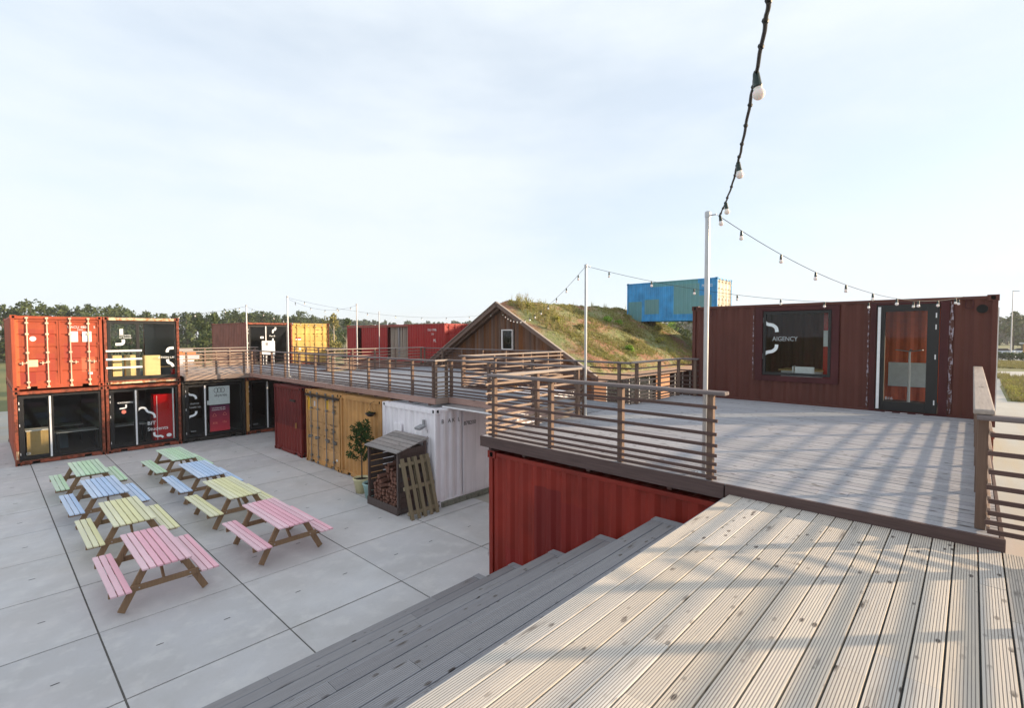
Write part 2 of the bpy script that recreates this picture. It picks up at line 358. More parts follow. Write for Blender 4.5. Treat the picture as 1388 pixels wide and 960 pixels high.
M['wood_leaf'] = ramp_leaf('woodland leaves', [(.045,.07,.028),(.07,.10,.038),(.10,.13,.05),(.14,.165,.06)])
M['grass_leaf'] = ramp_leaf('meadow grass', [(.14,.13,.04),(.24,.21,.07),(.30,.27,.09),(.13,.16,.04)])
M['far_leaf'] = ramp_leaf('distant leaves', [(.05,.08,.05),(.08,.11,.06),(.11,.14,.08)])

# ------------------------------------------------------------------ helpers for signs and lettering
def text(parent, body, size, P, U, V, mat, name='lettering', thick=.0015, sx=1.):
    cu = bpy.data.curves.new(name, 'FONT'); cu.body = body; cu.size = size; cu.extrude = thick; cu.resolution_u = 3
    t = bpy.data.objects.new('tmp', cu); COL.objects.link(t); dg = bpy.context.evaluated_depsgraph_get()
    me = bpy.data.meshes.new_from_object(t.evaluated_get(dg)); bpy.data.objects.remove(t); me.name = name
    me.materials.clear(); me.materials.append(mat)
    o = bpy.data.objects.new(name, me); COL.objects.link(o); o.parent = parent
    U = Vector(U).normalized(); V = Vector(V).normalized(); W = U.cross(V)
    mt = Matrix((U*sx, V, W)).transposed().to_4x4(); mt.translation = Vector(P); o.matrix_local = mt
    return o
def ribbon(parent, pts, w, O, U, V, mat, name='pipe_emblem', t=.003):
    """flat band of width w along a smooth 2-D line, laid on the plane (U,V) at O"""
    O=Vector(O);U=Vector(U);V=Vector(V);W=U.cross(V)
    P=[]
    n=len(pts)
    for i in range(n-1):
        p0=Vector(pts[max(i-1,0)]);p1=Vector(pts[i]);p2=Vector(pts[i+1]);p3=Vector(pts[min(i+2,n-1)])
        for k in range(5):
            s=k/5; P.append(.5*((2*p1)+(p2-p0)*s+(2*p0-5*p1+4*p2-p3)*s*s+(3*p1-p0-3*p2+p3)*s**3))
    P.append(Vector(pts[-1])); mb=MB(); b=len(mb.v)
    for i,p in enumerate(P):
        d=(P[min(i+1,len(P)-1)]-P[max(i-1,0)]).normalized(); nn=Vector((-d.y,d.x))
        for sgn in (1,-1):
            for tt in (t,0):
                q=p+nn*sgn*w/2; mb.v.append(tuple(O+U*q.x+V*q.y+W*tt))
    for i in range(len(P)-1):
        a=b+i*4;c=a+4
        for fc in ((a,a+2,c+2,c),(a,c,c+1,a+1),(a+2,a+3,c+3,c+2)): mb.f.append(fc); mb.m.append(0)
    for a in (b,b+(len(P)-1)*4): mb.f.append((a,a+2,a+3,a+1)); mb.m.append(0)
    return mb.build(name, mat, parent)
def disc(parent, r, O, U, V, mat, name='round_sticker', t=.003, n=24, e=1.):
    mb=MB(); mb.prism([(r*math.cos(2*math.pi*k/n), e*r*math.sin(2*math.pi*k/n)) for k in range(n)], O, U, V, Vector(U).cross(Vector(V))*t); return mb.build(name, mat, parent)
SQ_TOP=[(-.36,.36),(-.30,.27),(-.22,.20),(-.10,.17),(-.02,.10),(0,0)]
SQ_BOT=[(0,0),(-.02,-.10),(-.10,-.17),(-.22,-.20),(-.30,-.27),(-.34,-.36)]

# ------------------------------------------------------------------ shipping containers
def hole_face(mb, O, U, V, W, w, h, hw, hh):
    """one face of a corner casting with a recessed slot; W points outward"""
    O=Vector(O);U=Vector(U);V=Vector(V);W=Vector(W)
    a=[O, O+U*w, O+U*w+V*h, O+V*h]; cu=w/2; cv=h/2
    b=[O+U*(cu-hw)+V*(cv-hh), O+U*(cu+hw)+V*(cv-hh), O+U*(cu+hw)+V*(cv+hh), O+U*(cu-hw)+V*(cv+hh)]
    c=[p-W*.05 for p in b]
    for i in range(4):
        j=(i+1)%4; mb.quad(a[i],a[j],b[j],b[i],0); mb.quad(b[i],b[j],c[j],c[i],1)
    mb.quad(*c,1)
def casting(parent, cx, cy, cz, sx, sy, sz, mat):
    """block .17 x .17 x .12 whose outer corner is at (cx,cy,cz)"""
    mb=MB(); w,l,h=.165,.175,.118
    x0,x1=sorted((cx,cx-sx*w)); y0,y1=sorted((cy,cy-sy*l)); z0,z1=sorted((cz,cz-sz*h))
    hole_face(mb,(x0,y0,z0),(1,0,0),(0,0,1),(0,-1,0),w,h,.034,.038); hole_face(mb,(x1,y1,z0),(-1,0,0),(0,0,1),(0,1,0),w,h,.034,.038)
    hole_face(mb,(x0,y1,z0),(0,-1,0),(0,0,1),(-1,0,0),l,h,.034,.038); hole_face(mb,(x1,y0,z0),(0,1,0),(0,0,1),(1,0,0),l,h,.034,.038)
    mb.quad((x0,y0,z1),(x1,y0,z1),(x1,y1,z1),(x0,y1,z1)); mb.quad((x0,y1,z0),(x1,y1,z0),(x1,y0,z0),(x0,y0,z0))
    return mb.build('corner_casting', [mat, M['hole']], parent)
def wall_with_hole(mb, O, U, N_, u0, u1, z0, z1, hole=None):
    Z=(0,0,1)
    if not hole: mb.corr(O,U,Z,N_,u0,u1,z0,z1); return
    for (a,b,c,d) in hole if isinstance(hole,list) else [hole]:
        mb.corr(O,U,Z,N_,u0,a,z0,z1)
        if c>z0+.02: mb.corr(O,U,Z,N_,a,b,z0,c)
        if d<z1-.02: mb.corr(O,U,Z,N_,a,b,d,z1)
        u0=b
    mb.corr(O,U,Z,N_,u0,u1,z0,z1)
def door_leaf(root, x0, x1, H, mat, barm, hinge, y=.0, detail=True):
    z0,z1=.15,H-.14
    mb=MB(); w=x1-x0
    # rim and horizontally ribbed panel
    mb.box(x0,x0+.05,y,y+.05,z0,z1); mb.box(x1-.05,x1,y,y+.05,z0,z1); mb.box(x0+.05,x1-.05,y,y+.05,z0,z0+.06); mb.box(x0+.05,x1-.05,y,y+.05,z1-.06,z1)
    zs=[z0+.06]; n=5; hh=(z1-z0-.12)/n
    for k in range(n):
        b=z0+.06+k*hh
        mb.box(x0+.05,x1-.05,y+.008,y+.04,b,b+hh-.10)
        mb.prism([(.040,0),(.008,0),(.030,.03),(.030,.07),(.008,.10),(.040,.10)],(x0+.05,y,b+hh-.10),(0,1,0),(0,0,1),(x1-x0-.10,0,0))
    leaf=mb.build('door_leaf',mat,root)
    for fx in (.27,.73):
        bx=x0+w*fx; b=MB(); b.tube([(bx,y-.035,.07),(bx,y-.035,H-.06)],.017,8)
        b.box(bx-.04,bx+.04,y-.07,y+.0,.06,.12); b.box(bx-.04,bx+.04,y-.07,y+.0,H-.115,H-.055)
        for zz in (z0+.12,H*.37,H*.5,H*.75,z1-.12): b.box(bx-.045,bx+.045,y-.058,y+.004,zz-.03,zz+.03)
        bo=b.build('locking_bar',barm,leaf)
        dd=-1 if hinge<0 else 1; h=MB(); h.box(*sorted((bx+dd*.012,bx+dd*.21)),y-.062,y-.048,H*.36-.012,H*.36+.012); h.box(*sorted((bx+dd*.12,bx+dd*.15)),y-.072,y+.0,H*.36-.06,H*.36+.05)
        h.build('door_handle',barm,leaf)
    hx=x0 if hinge<0 else x1
    for zz in (.35,.95,1.6,2.25):
        if zz<H-.2: MB().box(hx-.05,hx+.05,y-.022,y-.002,zz-.04,zz+.04).build('hinge',mat,leaf)
    return leaf
def glazed_front(root, W, H, split=.92, z0=.20, z1=None, yy=.05, left_w=.13, bar=True, frame=None, pane=None):
    z1=z1 or H-.17; fr=frame or M['black']; x0,x1=.12,W-.12
    d=MB(); hw=left_w
    d.box(x0,x0+hw,yy,yy+.07,z0,z1); d.box(split-.09,split-.012,yy,yy+.07,z0,z1); d.box(x0+hw,split-.09,yy,yy+.07,z0,z0+.12); d.box(x0+hw,split-.09,yy,yy+.07,z1-.10,z1)
    door=d.build('glazed_door',fr,root,bevel=.004)
    MB().box(x0+hw-.005,split-.085,yy+.03,yy+.04,z0+.115,z1-.095).build('pane',pane or M['glass'],door)
    if bar:
        b=MB(); b.box(split-.055,split-.005,yy-.075,yy-.045,z0+.02,z1-.05)
        for zz in (z0+.3,(z0+z1)/2,z1-.3): b.box(split-.04,split-.02,yy-.045,yy,zz-.01,zz+.01)
        b.build('door_handle',M['whitep'],door)
    for zz in (z0+.2,z0+1.2,z1-.45,z1-.25): MB().box(x0+.012,x0+.03,yy-.012,yy-.001,zz-.045,zz+.045).build('hinge',M['whitep'],door)
    w=MB(); w.box(split,split+.06,yy,yy+.07,z0,z1); w.box(x1-.06,x1,yy,yy+.07,z0,z1); w.box(split+.06,x1-.06,yy,yy+.07,z0,z0+.08); w.box(split+.06,x1-.06,yy,yy+.07,z1-.06,z1)
    win=w.build('window_frame',fr,root,bevel=.004)
    MB().box(split+.055,x1-.055,yy+.03,yy+.04,z0+.075,z1-.055).build('pane',pane or M['glass'],win)
    return yy+.03
def container(label, loc, rz=0, L=6.058, W=2.438, H=2.591, body=None, frame=None, front='corr', back='corr', left=None, right=None, door=None, bar=None,
              header=None, split=.92, name='shipping_container', group=None, inner=False, castings=True, lefthole=None, righthole=None, doorm=None, roof=True):
    root=empty(name,label,'container',loc,rz,group); body=body or M['orange']; frame=frame or body
    f=MB(); e=.014
    for x in (0,W-.10):
        for y in (0,L-.10): f.box(x+(e if x==0 else 0),x+.10-(0 if x==0 else e),y+(e if y==0 else 0),y+.10-(0 if y==0 else e),.118,H-.118)
    for x in (e,W-.06-e): f.box(x,x+.06,.175,L-.175,.02,.17); f.box(x,x+.06,.175,L-.175,H-.085,H-.02)
    for y in (e,L-.06-e):
        # sill with the two fork pockets cut out, header in the header paint
        for (a,b) in ((.165,.42),(.62,W-.62),(W-.42,W-.165)): f.box(a,b,y,y+.06,.03,.155)
        f.box(.42,.62,y,y+.06,.115,.155); f.box(W-.62,W-.42,y,y+.06,.115,.155)
        if not (header and y<1): f.box(.165,W-.165,y,y+.08 if y<1 else y+.06,H-.125,H-.02)
    f.build('frame',frame,root,bevel=.006)
    if header: MB().box(.165,W-.165,e,.08+e,H-.125,H-.02).build('header',header,root,bevel=.006)
    if castings:
        for x,sx in ((0,-1),(W,1)):
            for y,sy in ((0,-1),(L,1)):
                for z,sz in ((0,-1),(H,1)): casting(root,x,y,z,sx,sy,sz,frame)
    if left!='none':
        a0=.10; hs=lefthole or []
        if hs and hs[0][2]==0:   # full height opening: two separate wall pieces
            mb=MB(); wall_with_hole(mb,(.022,0,0),(0,1,0),(-1,0,0),a0,hs[0][0],.168,H-.083,None); mb.build('side_wall',body,root); a0=hs[0][1]; hs=hs[1:]
        mb=MB(); wall_with_hole(mb,(.022,0,0),(0,1,0),(-1,0,0),a0,L-.10,.168,H-.083,hs); mb.build('side_wall',body,root)
    if right!='none':
        mb=MB(); wall_with_hole(mb,(W-.022,0,0),(0,1,0),(1,0,0),.10,L-.10,.168,H-.083,righthole); mb.build('side_wall',body,root)
    for which,kind in (('f',front),('b',back)):
        if kind=='corr':
            mb=MB()
            if which=='f': mb.corr((0,.03,0),(1,0,0),(0,0,1),(0,-1,0),.10,W-.10,.153,H-.123,depth=.045,pitch=.25)
            else: mb.corr((0,L-.03,0),(1,0,0),(0,0,1),(0,1,0),.10,W-.10,.153,H-.123,depth=.045,pitch=.25)
            mb.build('end_wall',body,root)
        elif kind=='doors' and which=='f':
            door_leaf(root,.105,W/2-.006,H,door or body,bar or M['bar'],-1,y=.045); door_leaf(root,W/2+.006,W-.105,H,door or body,bar or M['bar'],1,y=.045)
        elif kind=='glass' and which=='f': glazed_front(root,W,H,split)
        elif kind=='glass': MB().box(.12,W-.12,L-.06,L-.05,.2,H-.15).build('pane',M['glass'],root)
    if roof:
        mb=MB(); mb.corr((0,0,H-.022),(0,1,0),(1,0,0),(0,0,1),.10,L-.10,.075,W-.075,depth=.02,pitch=.21); mb.build('roof',body,root)
    MB().box(.075,W-.075,.09,L-.09,.12,.165).build('floor',M['floor'],root)
    if inner:
        i=MB(); i.box(.068,.082,.15,L-.15,.17,H-.1); i.box(W-.082,W-.068,.15,L-.15,.17,H-.1); i.box(.085,W-.085,.15,L-.15,H-.10,H-.085)
        if back=='corr': i.box(.085,W-.085,L-.15,L-.135,.17,H-.105)
        i.build('lining',M['inner'],root)
    return root

RM=R(-90); X=(1,0,0); Y=(0,1,0); Z=(0,0,1); NX=(-1,0,0); NY=(0,-1,0)
SY=23.92
# lower left glazed unit
c=container('rust red container with black glazed front, lower left of the stack, light wood counter inside',(.73,SY,0),body=M['orange'],frame=M['orange_frame'],front='glass',inner=True,split=.95,
  lefthole=[(.5,1.0,.5,2.1),(1.6,2.1,.5,2.1)])
MB().box(.24,.26,.30,.9,.17,2.3).build('plywood_panel',M['woodpanel'],c)
def interior(label,cat,name,loc,parts,group=None):
    r=empty(name,label,cat,loc,0,group)
    for nm,mt,fn in parts: mb=MB(); fn(mb); mb.build(nm,mt,r)
    return r
def counter(mb): mb.box(0,.62,0,.5,0,.95)
interior('plywood counter just inside the lower left glazed container','counter','counter',(1.05,24.35,.166),[('body',M['woodpanel'],counter),('worktop',M['whitep'],lambda mb: mb.box(-.03,.66,-.03,.55,.952,.985))])
def desk(mb):
    mb.box(-.6,.6,-.35,.35,.72,.75)
def desklegs(mb):
    for sx in (-.55,.55):
        for sy in (-.3,.3): mb.box(sx-.02,sx+.02,sy-.02,sy+.02,0,.718)
for lx,ly,lab in ((2.45,25.0,'pale desk nearest the glass inside the lower left container'),(2.2,26.8,'pale desk at the back of the lower left container'),(4.0,25.1,'pale desk behind the glass of the container with the red cabinet')):
    interior(lab,'desk','office_desk',(lx,ly,.166),[('desktop',M['bench_int'],desk),('leg_frame',M['black'],desklegs)])
interior('stack of blue grey boxes on the floor of the lower left container','boxes','storage_box',(1.95,25.9,.166),[('body',M['blue_int'],lambda mb: mb.box(-.3,.3,-.25,.25,0,.6)),('lid',M['whitep'],lambda mb: mb.box(-.32,.32,-.27,.27,.602,.64))])
interior('white suspended tube lamp at the ceiling of the lower left container','lamp','ceiling_lamp',(2.6,25.2,2.25),[('tube',M['whitep'],lambda mb: mb.box(-.4,.4,-.03,.03,0,.05)),('wires',M['greymetal'],lambda mb: (mb.box(-.35,-.345,0,.005,.05,.24),mb.box(.345,.35,0,.005,.05,.24)))])
MB().box(.03,.10,-.004,.012,.24,.52).build('patch',M['cream_rust'],c)
text(c,'C3',.10,(.27,.068,.36),X,Z,M['sticker'])
# lower right unit with the red cabinet
c=container('rust red container with black glazed front and BIT Students lettering over a red cabinet',(3.19,SY,0),body=M['orange'],frame=M['orange_frame'],front='glass',inner=True,split=.95)
g=.076
text(c,'BIT',.20,(1.28,g,.93),X,Z,M['sticker']); text(c,'Students',.20,(1.28,g,.70),X,Z,M['sticker'])
ribbon(c,[(0,0),(.03,.16),(.14,.25),(.26,.22),(.34,.08),(.46,.02),(.55,-.06),(.58,-.20)],.075,(.96,g,1.40),X,Z,M['sticker'])
ribbon(c,[(0,0),(.01,-.12),(.10,-.18),(.22,-.18),(.30,-.25)],.075,(1.50,g,.62),X,Z,M['sticker'])
text(c,'exonemus',.13,(.36,g,1.88),X,Z,M['sticker']); ribbon(c,[(0,.0),(0,-.11),(-.10,-.14),(-.2,-.14)],.05,(.62,g,1.83),X,Z,M['sticker'])
M['coral']=plain('coral sticker',(.75,.22,.16),.5); disc(c,.075,(.55,g,1.55),X,Z,M['coral']); disc(c,.09,(2.0,g,.44),X,Z,M['sticker'],e=.8)
interior('tall glossy red cabinet behind the glass right of the BIT lettering','cabinet','red_cabinet',(4.72,24.12,.166),[('body',M['cabinet'],lambda mb: mb.box(0,.72,0,.5,0,1.95)),('door_edge',M['whitep'],lambda mb: mb.box(.10,.115,-.012,-.002,.05,1.9))])
MB().box(2.16,2.20,.12,.16,.2,2.38).build('blind_edge',M['whitep'],c)
# upper left, closed orange doors
H=2.591
c=container('orange red container with pale locking bars and closed doors on top of the left stack',(.73,SY,2.62),body=M['orange'],frame=M['orange'],front='doors',door=M['orange_doors'],bar=M['bar'],lefthole=[(.5,1.05,.9,2.35)])
yy=.043
disc(c,.085,(.55,.052,1.78),X,Z,M['sticker']); 
M['paper']=plain('yellowed paper notice',(.72,.62,.38),.7); MB().box(.42,.66,.038,.044,.80,1.04).build('notice',M['paper'],c)
MB().box(1.50,1.74,.038,.044,1.66,2.04).build('notice',M['sticker'],c); MB().box(1.86,2.12,.038,.044,1.66,2.04).build('notice',M['sticker'],c)
for i,(s_,xx,zz,k) in enumerate((('UACU 4802',1.46,2.16,.115),('22G1',1.72,2.075,.08),('5',2.18,2.16,.12),('MAX',1.53,1.93,.07),('LOAD',1.53,1.82,.07),('30480',1.53,1.71,.065))): text(c,s_,k,(xx,.037,zz),X,Z,M['sticker'] if i<3 else M['greymetal'])
text(c,'oil',.10,(.86,.037,1.74),X,Z,M['paper']); MB().box(2.0,2.12,.038,.044,.45,.53).build('notice',M['sticker'],c)
# upper right, glazed both ends, yellow panels
c=container('container with flaking cream header and glass front, yellow boxes and white rails, atop the stack',(3.19,SY,2.62),body=M['orange'],frame=M['orange_frame'],front='open',back='glass',header=M['cream_rust'],inner=True)
w=MB(); w.box(.12,.22,.05,.12,.18,H-.15); w.box(W_:=1.0,1.10,.05,.12,.18,H-.15); w.box(2.27,2.318,.05,.12,.18,H-.15); w.box(.22,1.0,.05,.12,.18,.32); w.box(1.10,2.27,.05,.12,.18,.30); w.box(.22,1.0,.05,.12,H-.26,H-.15); w.box(1.10,2.27,.05,.12,H-.24,H-.15)
win=w.build('window_frame',M['black'],c,bevel=.004)
MB().box(.215,1.005,.08,.09,.315,H-.255).build('pane',M['glass'],win); MB().box(1.095,2.275,.08,.09,.295,H-.235).build('pane',M['glass'],win)
for zz in (.66,.98,1.30): MB().box(.05,1.16,-.022,.004,zz-.035,zz+.035).build('guard_rail',M['whitep'],c)
MB().box(.10,W_+1.33,.0,.012,.03,.10).build('flaking_strip',M['cream_rust'],c)
ribbon(c,[(0,.22),(0,0)],.11,(.55,.077,1.92),X,Z,M['sticker']); ribbon(c,[(0,0),(0,-.12),(-.06,-.18),(-.24,-.19)],.10,(.60,.077,1.74),X,Z,M['sticker'])
text(c,'University',.09,(.48,.077,1.87),X,Z,M['sticker']); text(c,'of Twente',.09,(.48,.077,1.78),X,Z,M['sticker'])
text(c,'ATION LAB',.12,(1.70,.077,.96),X,Z,M['sticker']); ribbon(c,[(.22,0),(.06,-.02),(0,-.10),(0,-.17)],.10,(2.02,.077,1.38),X,Z,M['sticker']); ribbon(c,[(0,0),(.02,-.12),(.12,-.18),(.20,-.30)],.10,(2.02,.077,.92),X,Z,M['sticker'])
for (px,pw,dy,lab) in ((3.19+.30,.28,.35,'narrow yellow box behind the white rails of the upper glass container, left one'),(3.19+.70,.32,.35,'yellow box behind the white rails of the upper glass container, beside the window post'),(3.19+1.28,.52,.22,'large square yellow box behind the right pane of the upper glass container')):
    h_=.95 if pw<.4 else .92
    interior(lab,'box','yellow_box',(px,SY+dy,2.62+.167),[('body',M['yellow_panel'],lambda mb: mb.box(0,pw,0,.35,.02,h_)),('feet',M['black'],lambda mb: (mb.box(.03,.07,.03,.3,0,.019),mb.box(pw-.07,pw-.03,.03,.3,0,.019)))],'yellow boxes in the upper glass container')
def shelf(mb):
    for sx in (0,.68): mb.box(sx,sx+.03,0,.3,0,.85)
    for z_ in (.05,.42,.8): mb.box(.03,.68,0,.3,z_,z_+.03)
interior('open wooden shelf behind the right pane of the upper glass container','shelf','open_shelf',(5.0,SY+.45,2.787),[('rack',M['woodpanel'],shelf),('red_bin',M['cabinet'],lambda mb: mb.box(.45,.64,.02,.28,.081,.32))])
# third unit with poster
c=container('dark framed glazed container with white sign and plum poster beside the stack',(5.66,SY,0),body=M['farbrown'],frame=M['bluegrey_dark'],front='glass',inner=True,split=.86)
text(c,'skytree',.17,(1.21,.077,1.85),X,Z,M['letter_black'])
MB().box(1.00,1.82,.079,.085,1.50,2.30).build('poster_sheet',M['poster_top'],c); MB().box(1.02,1.80,.079,.085,.34,1.47).build('poster_sheet',M['poster'],c)
for dx in (-.13,0,.13):
    pts=[(.075*math.cos(a*math.pi/8),.10*math.sin(a*math.pi/8)) for a in range(17)]; ribbon(c,pts,.016,(1.41+dx,.0755,2.12),X,Z,M['letter_black'],'sign_emblem')
MB().box(.90,1.10,.070,.076,1.52,1.70).build('notice',M['poster_top'],c)
text(c,'THE SMARTEST AIR',.062,(1.10,.0765,1.33),X,Z,M['sticker']); text(c,'CLEANING SYSTEM',.062,(1.10,.0765,1.25),X,Z,M['sticker'])
for (s_,xx,zz) in (('35%',1.12,.66),('12x',1.5,.68)): text(c,s_,.12,(xx,.0765,zz),X,Z,M['coral'])
for xx,zz in ((1.2,1.0),(1.6,1.02)): ribbon(c,[(-.07,0),(0,.12),(.07,0),(-.07,0)],.012,(xx,.0765,zz),X,Z,M['coral'],'sign_emblem')
ribbon(c,SQ_TOP,.085,(.52,.077,1.82),X,Z,M['sticker']); ribbon(c,SQ_BOT,.085,(.52,.077,1.30),X,Z,M['sticker'])
text(c,'skytree',.11,(.30,.077,1.60),X,Z,M['sticker_grey']); text(c,'health lab',.11,(.27,.077,1.44),X,Z,M['sticker_grey']); text(c,'A010',.09,(.30,.077,.42),X,Z,M['sticker_grey'])
# fourth unit behind an orange brown column
c=container('black glazed container half hidden behind the dark red container, orange brown corner post',(8.12,SY,0),body=M['farbrown'],frame=M['orange_frame'],front='glass',inner=True,split=.95)
MB().box(.0,.12,-.012,.0,.16,2.44).build('corner_strip',M['tan'],c); text(c,'A010',.10,(.30,.077,.40),X,Z,M['sticker_grey'])

# the row facing the courtyard (fronts face -X)
FX=7.92
def side_text(c,s_,size,yl,z_,mat,W=2.438): return text(c,s_,size,(W-.018,yl,z_),Y,Z,mat)
c=container('dark red corrugated container at the far end of the courtyard row',(FX,20.32,0),RM,body=M['darkred'],front='corr')
MB().box(1.55,1.95,-.03,.02,2.03,2.10).build('vent_cover',M['bluegrey_dark'],c); MB().box(1.98,2.0,-.02,.03,1.05,1.25).build('latch',M['tan'],c)
c=container('tan container with closed doors and grey locking bars in the courtyard row',(FX,17.50,0),RM,body=M['tan'],front='doors',door=M['tan_door'],bar=M['bar_dark'])
yy=.034
for s_,xx,zz,k in (('NEDU',1.92,2.10,.10),('752008',1.92,1.98,.08),('22G1',1.96,1.86,.08),('MAX.GR',1.75,1.45,.10),('30480',1.8,1.32,.10),('TARE',1.75,1.18,.10),('2180',1.8,.98,.10),('CU.CAP',1.75,.84,.09),('33.2',1.8,.72,.09)): text(c,s_,k,(xx,yy,zz),X,Z,M['letter_black'])
mb=MB(); mb.box(.02,2.42,-.03,.012,2.37,2.44); mb.build('rain_bar',M['bluegrey_dark'],c)
disc(c,.04,(2.2,.03,.36),X,Z,M['sticker'])
c=container('tan corrugated container with hanging basket, left of the white container',(FX,15.02,0),RM,body=M['tan'],front='corr')
c=container('white corrugated container at the near end of the courtyard row',(FX,12.50,.0),RM,body=M['white'],front='corr')
for s_,yl,k in (('B',.22,.15),('A',.44,.15),('K',.58,.15),('L',.78,.15)): side_text(c,s_,k,yl,2.20,M['letter_black'])
text(c,'878200',.15,(2.434,.98,2.06),Y,Z,M['letter_black'])
for i,s_ in enumerate('521'): text(c,s_,.10,(2.06,.02,1.95-.16*i),X,Z,M['letter_black'])
mb=MB(); mb.box(.62,.95,-.026,.02,1.2,2.05); mb.build('patch',M['white'],c)
# smooth plate on its side
MB().box(2.412,2.43,.96,2.05,.17,2.5).build('smooth_plate',M['white'],c,bevel=.004)
for k in range(13): 
    o=MB().box(-.2,.2,-.10,.10,0,.13).build('paving_block',M['blockc'],None,(8.30+k*.42,10.10,.012),rot=(0,0,random.uniform(-.015,.015)))
    tag(o,'grey concrete block lying at the foot of the white container','block','concrete blocks along the white container')
# grey filler panel between tan and white, with pipe
r=empty('filler_panel','pale grey metal filler panel between the tan and white containers','panel',(FX+.05,12.53,0))
MB().box(0,.03,0,.05*0+.0+.0+.045,0,2.58).box(.0,.03,.05,.07,0,2.58).build('sheet',M['white'],r); 
# red container under the near deck and its neighbours
c=container('deep red container carrying the near deck, darker red patches on its side',(5.74,-.16,0),0,body=M['red'])
for z_ in (1.55,2.05,.8,2.3): MB().box(-.004,.02,6.056,6.062,z_,z_+.06).build('bolt_plate',M['whitep'],c)
container('red container under the middle of the near deck',(8.22,-.16,0),0,body=M['red_far'])
container('rust brown container under the near deck beside the maroon one',(10.70,-.16,0),0,body=M['farbrown'])
container('rust orange container standing under the maroon container',(13.42,-.36,0),0,body=M['orange_frame'])
# maroon container with window and door; its long side faces the deck
H=2.591; bz=2.70
YM=-.36
def wy(y): return y-YM
c=container('maroon container on the deck with a square window and a glazed door',(13.42,YM,bz),0,body=M['maroon'],frame=M['maroon'],inner=False,front='glass',  # glazed end out of view, added to let sunlight inside
   lefthole=[(wy(.36),wy(1.66),.0,H-.084),(wy(2.25),wy(4.05),3.36-bz,H-.084)])
s=MB()
# smooth trim plates round the window (x outward = -)
def plate(mb,y0,y1,z0,z1,x0=.0,x1=.05): mb.box(x0,x1,wy(y0),wy(y1),z0-bz,z1-bz)
plate(s,3.88,4.05,3.36,5.20); plate(s,2.25,2.40,3.36,5.20); plate(s,2.40,3.88,3.36,3.50); plate(s,2.40,3.88,5.10,5.20); s.build('window_surround',M['maroon_frame'],c,bevel=.004)
s=MB(); plate(s,1.56,1.66,2.86,5.20); plate(s,.36,.50,2.86,5.20); plate(s,.50,1.56,5.155,5.20); plate(s,.36,1.66,2.72,2.86); s.build('door_surround',M['maroon_frame'],c,bevel=.004)
s=MB(); plate(s,2.41,2.47,3.51,5.09,.02,.09); plate(s,3.81,3.87,3.51,5.09,.02,.09); plate(s,2.47,3.81,3.51,3.58,.02,.09); plate(s,2.47,3.81,5.02,5.09,.02,.09)
win=s.build('window',M['black'],c,bevel=.004); s=MB(); plate(s,2.465,3.815,3.575,5.025,.05,.06); s.build('pane',M['glass'],win)
s=MB(); plate(s,1.40,1.55,2.87,5.15,-.01,.07); plate(s,.51,.70,2.87,5.15,-.01,.07); plate(s,.70,1.40,2.87,3.07,-.01,.07); plate(s,.70,1.40,5.01,5.15,-.01,.07)
dr=s.build('glazed_door',M['black'],c,bevel=.004); s=MB(); plate(s,.695,1.405,3.065,5.015,.03,.04); s.build('pane',M['glass'],dr)
s=MB(); plate(s,1.475,1.525,2.90,5.11,-.085,-.055); [plate(s,1.49,1.51,z_,z_+.02,-.055,-.01) for z_ in (3.2,4.0,4.8)]; s.build('door_handle',M['whitep'],dr)
for z_ in (3.05,4.0,4.62,4.86): s=MB(); plate(s,.55,.57,z_,z_+.10,-.022,-.011); s.build('hinge',M['whitep'],dr)
s=MB(); plate(s,.62,1.42,2.80,2.835,-.10,-.002); s.build('door_step',M['maroon_frame'],c,bevel=.004)
s=MB(); [plate(s,y_,y_+.12,2.835,2.842,-.08,-.05) for y_ in (.72,.98,1.24)]; s.build('anti_slip_strip',M['whitep'],c)
# sealant lines, patchy
m, nt, p = newmat('patchy sealant over maroon paint'); v = coords(nt,(1,1,.55))
f_=noise_f(nt, v, 22, 6, .50, .56); nt.links.new(mix(nt, f_, (.085,.026,.017), (.36,.31,.36)), p.inputs['Base Color']); p.inputs['Roughness'].default_value=.7; M['seam']=m
for (y_,a,b,wd) in ((4.10,3.4,5.15,.010),(1.70,2.9,5.19,.012),(.325,2.9,5.19,.028)):
    s=MB(); z_=a; n_=0
    while z_<b:
        w0=wd*(.45+abs(math.sin(z_*4.3+y_))*.9); w1=wd*(.45+abs(math.sin((z_+.06)*4.3+y_))*.9); zz=min(b,z_+.06)
        s.prism([(wy(y_)-w0,z_-bz),(wy(y_)+w0,z_-bz),(wy(y_)+w1,zz-bz),(wy(y_)-w1,zz-bz)],(.0205,0,0),Y,Z,(-.004,0,0)); z_+=.06
    s.build('weld_seam',M['seam'],c)
for y_ in (4.55,4.62,4.70): pass
disc(c,.085,(.018,wy(-.12),5.02-bz),NY,Z,M['hole'],'round_vent'); ribbon(c,[(-.05,.09),(-.05,-.06),(.05,-.06),(.05,.09),(-.05,.09)],.02,(.018,wy(.07),5.11-bz),NY,Z,M['maroon_frame'],'lashing_ring'); ribbon(c,[(-.05,.09),(-.05,-.06),(.05,-.06),(.05,.09),(-.05,.09)],.02,(.018,wy(5.20),5.08-bz),NY,Z,M['maroon_frame'],'lashing_ring')
gx=.048
text(c,'AIGENCY',.155,(gx,wy(3.66),4.36-bz),NY,Z,M['sticker_grey'],sx=.85)
ribbon(c,SQ_TOP,.08,(gx,wy(3.56),4.58-bz),NY,Z,M['sticker']); ribbon(c,SQ_BOT,.08,(gx,wy(3.56),4.27-bz),NY,Z,M['sticker'])
text(c,'B16',.09,(.028,wy(1.38),3.10-bz),NY,Z,M['sticker_grey'])
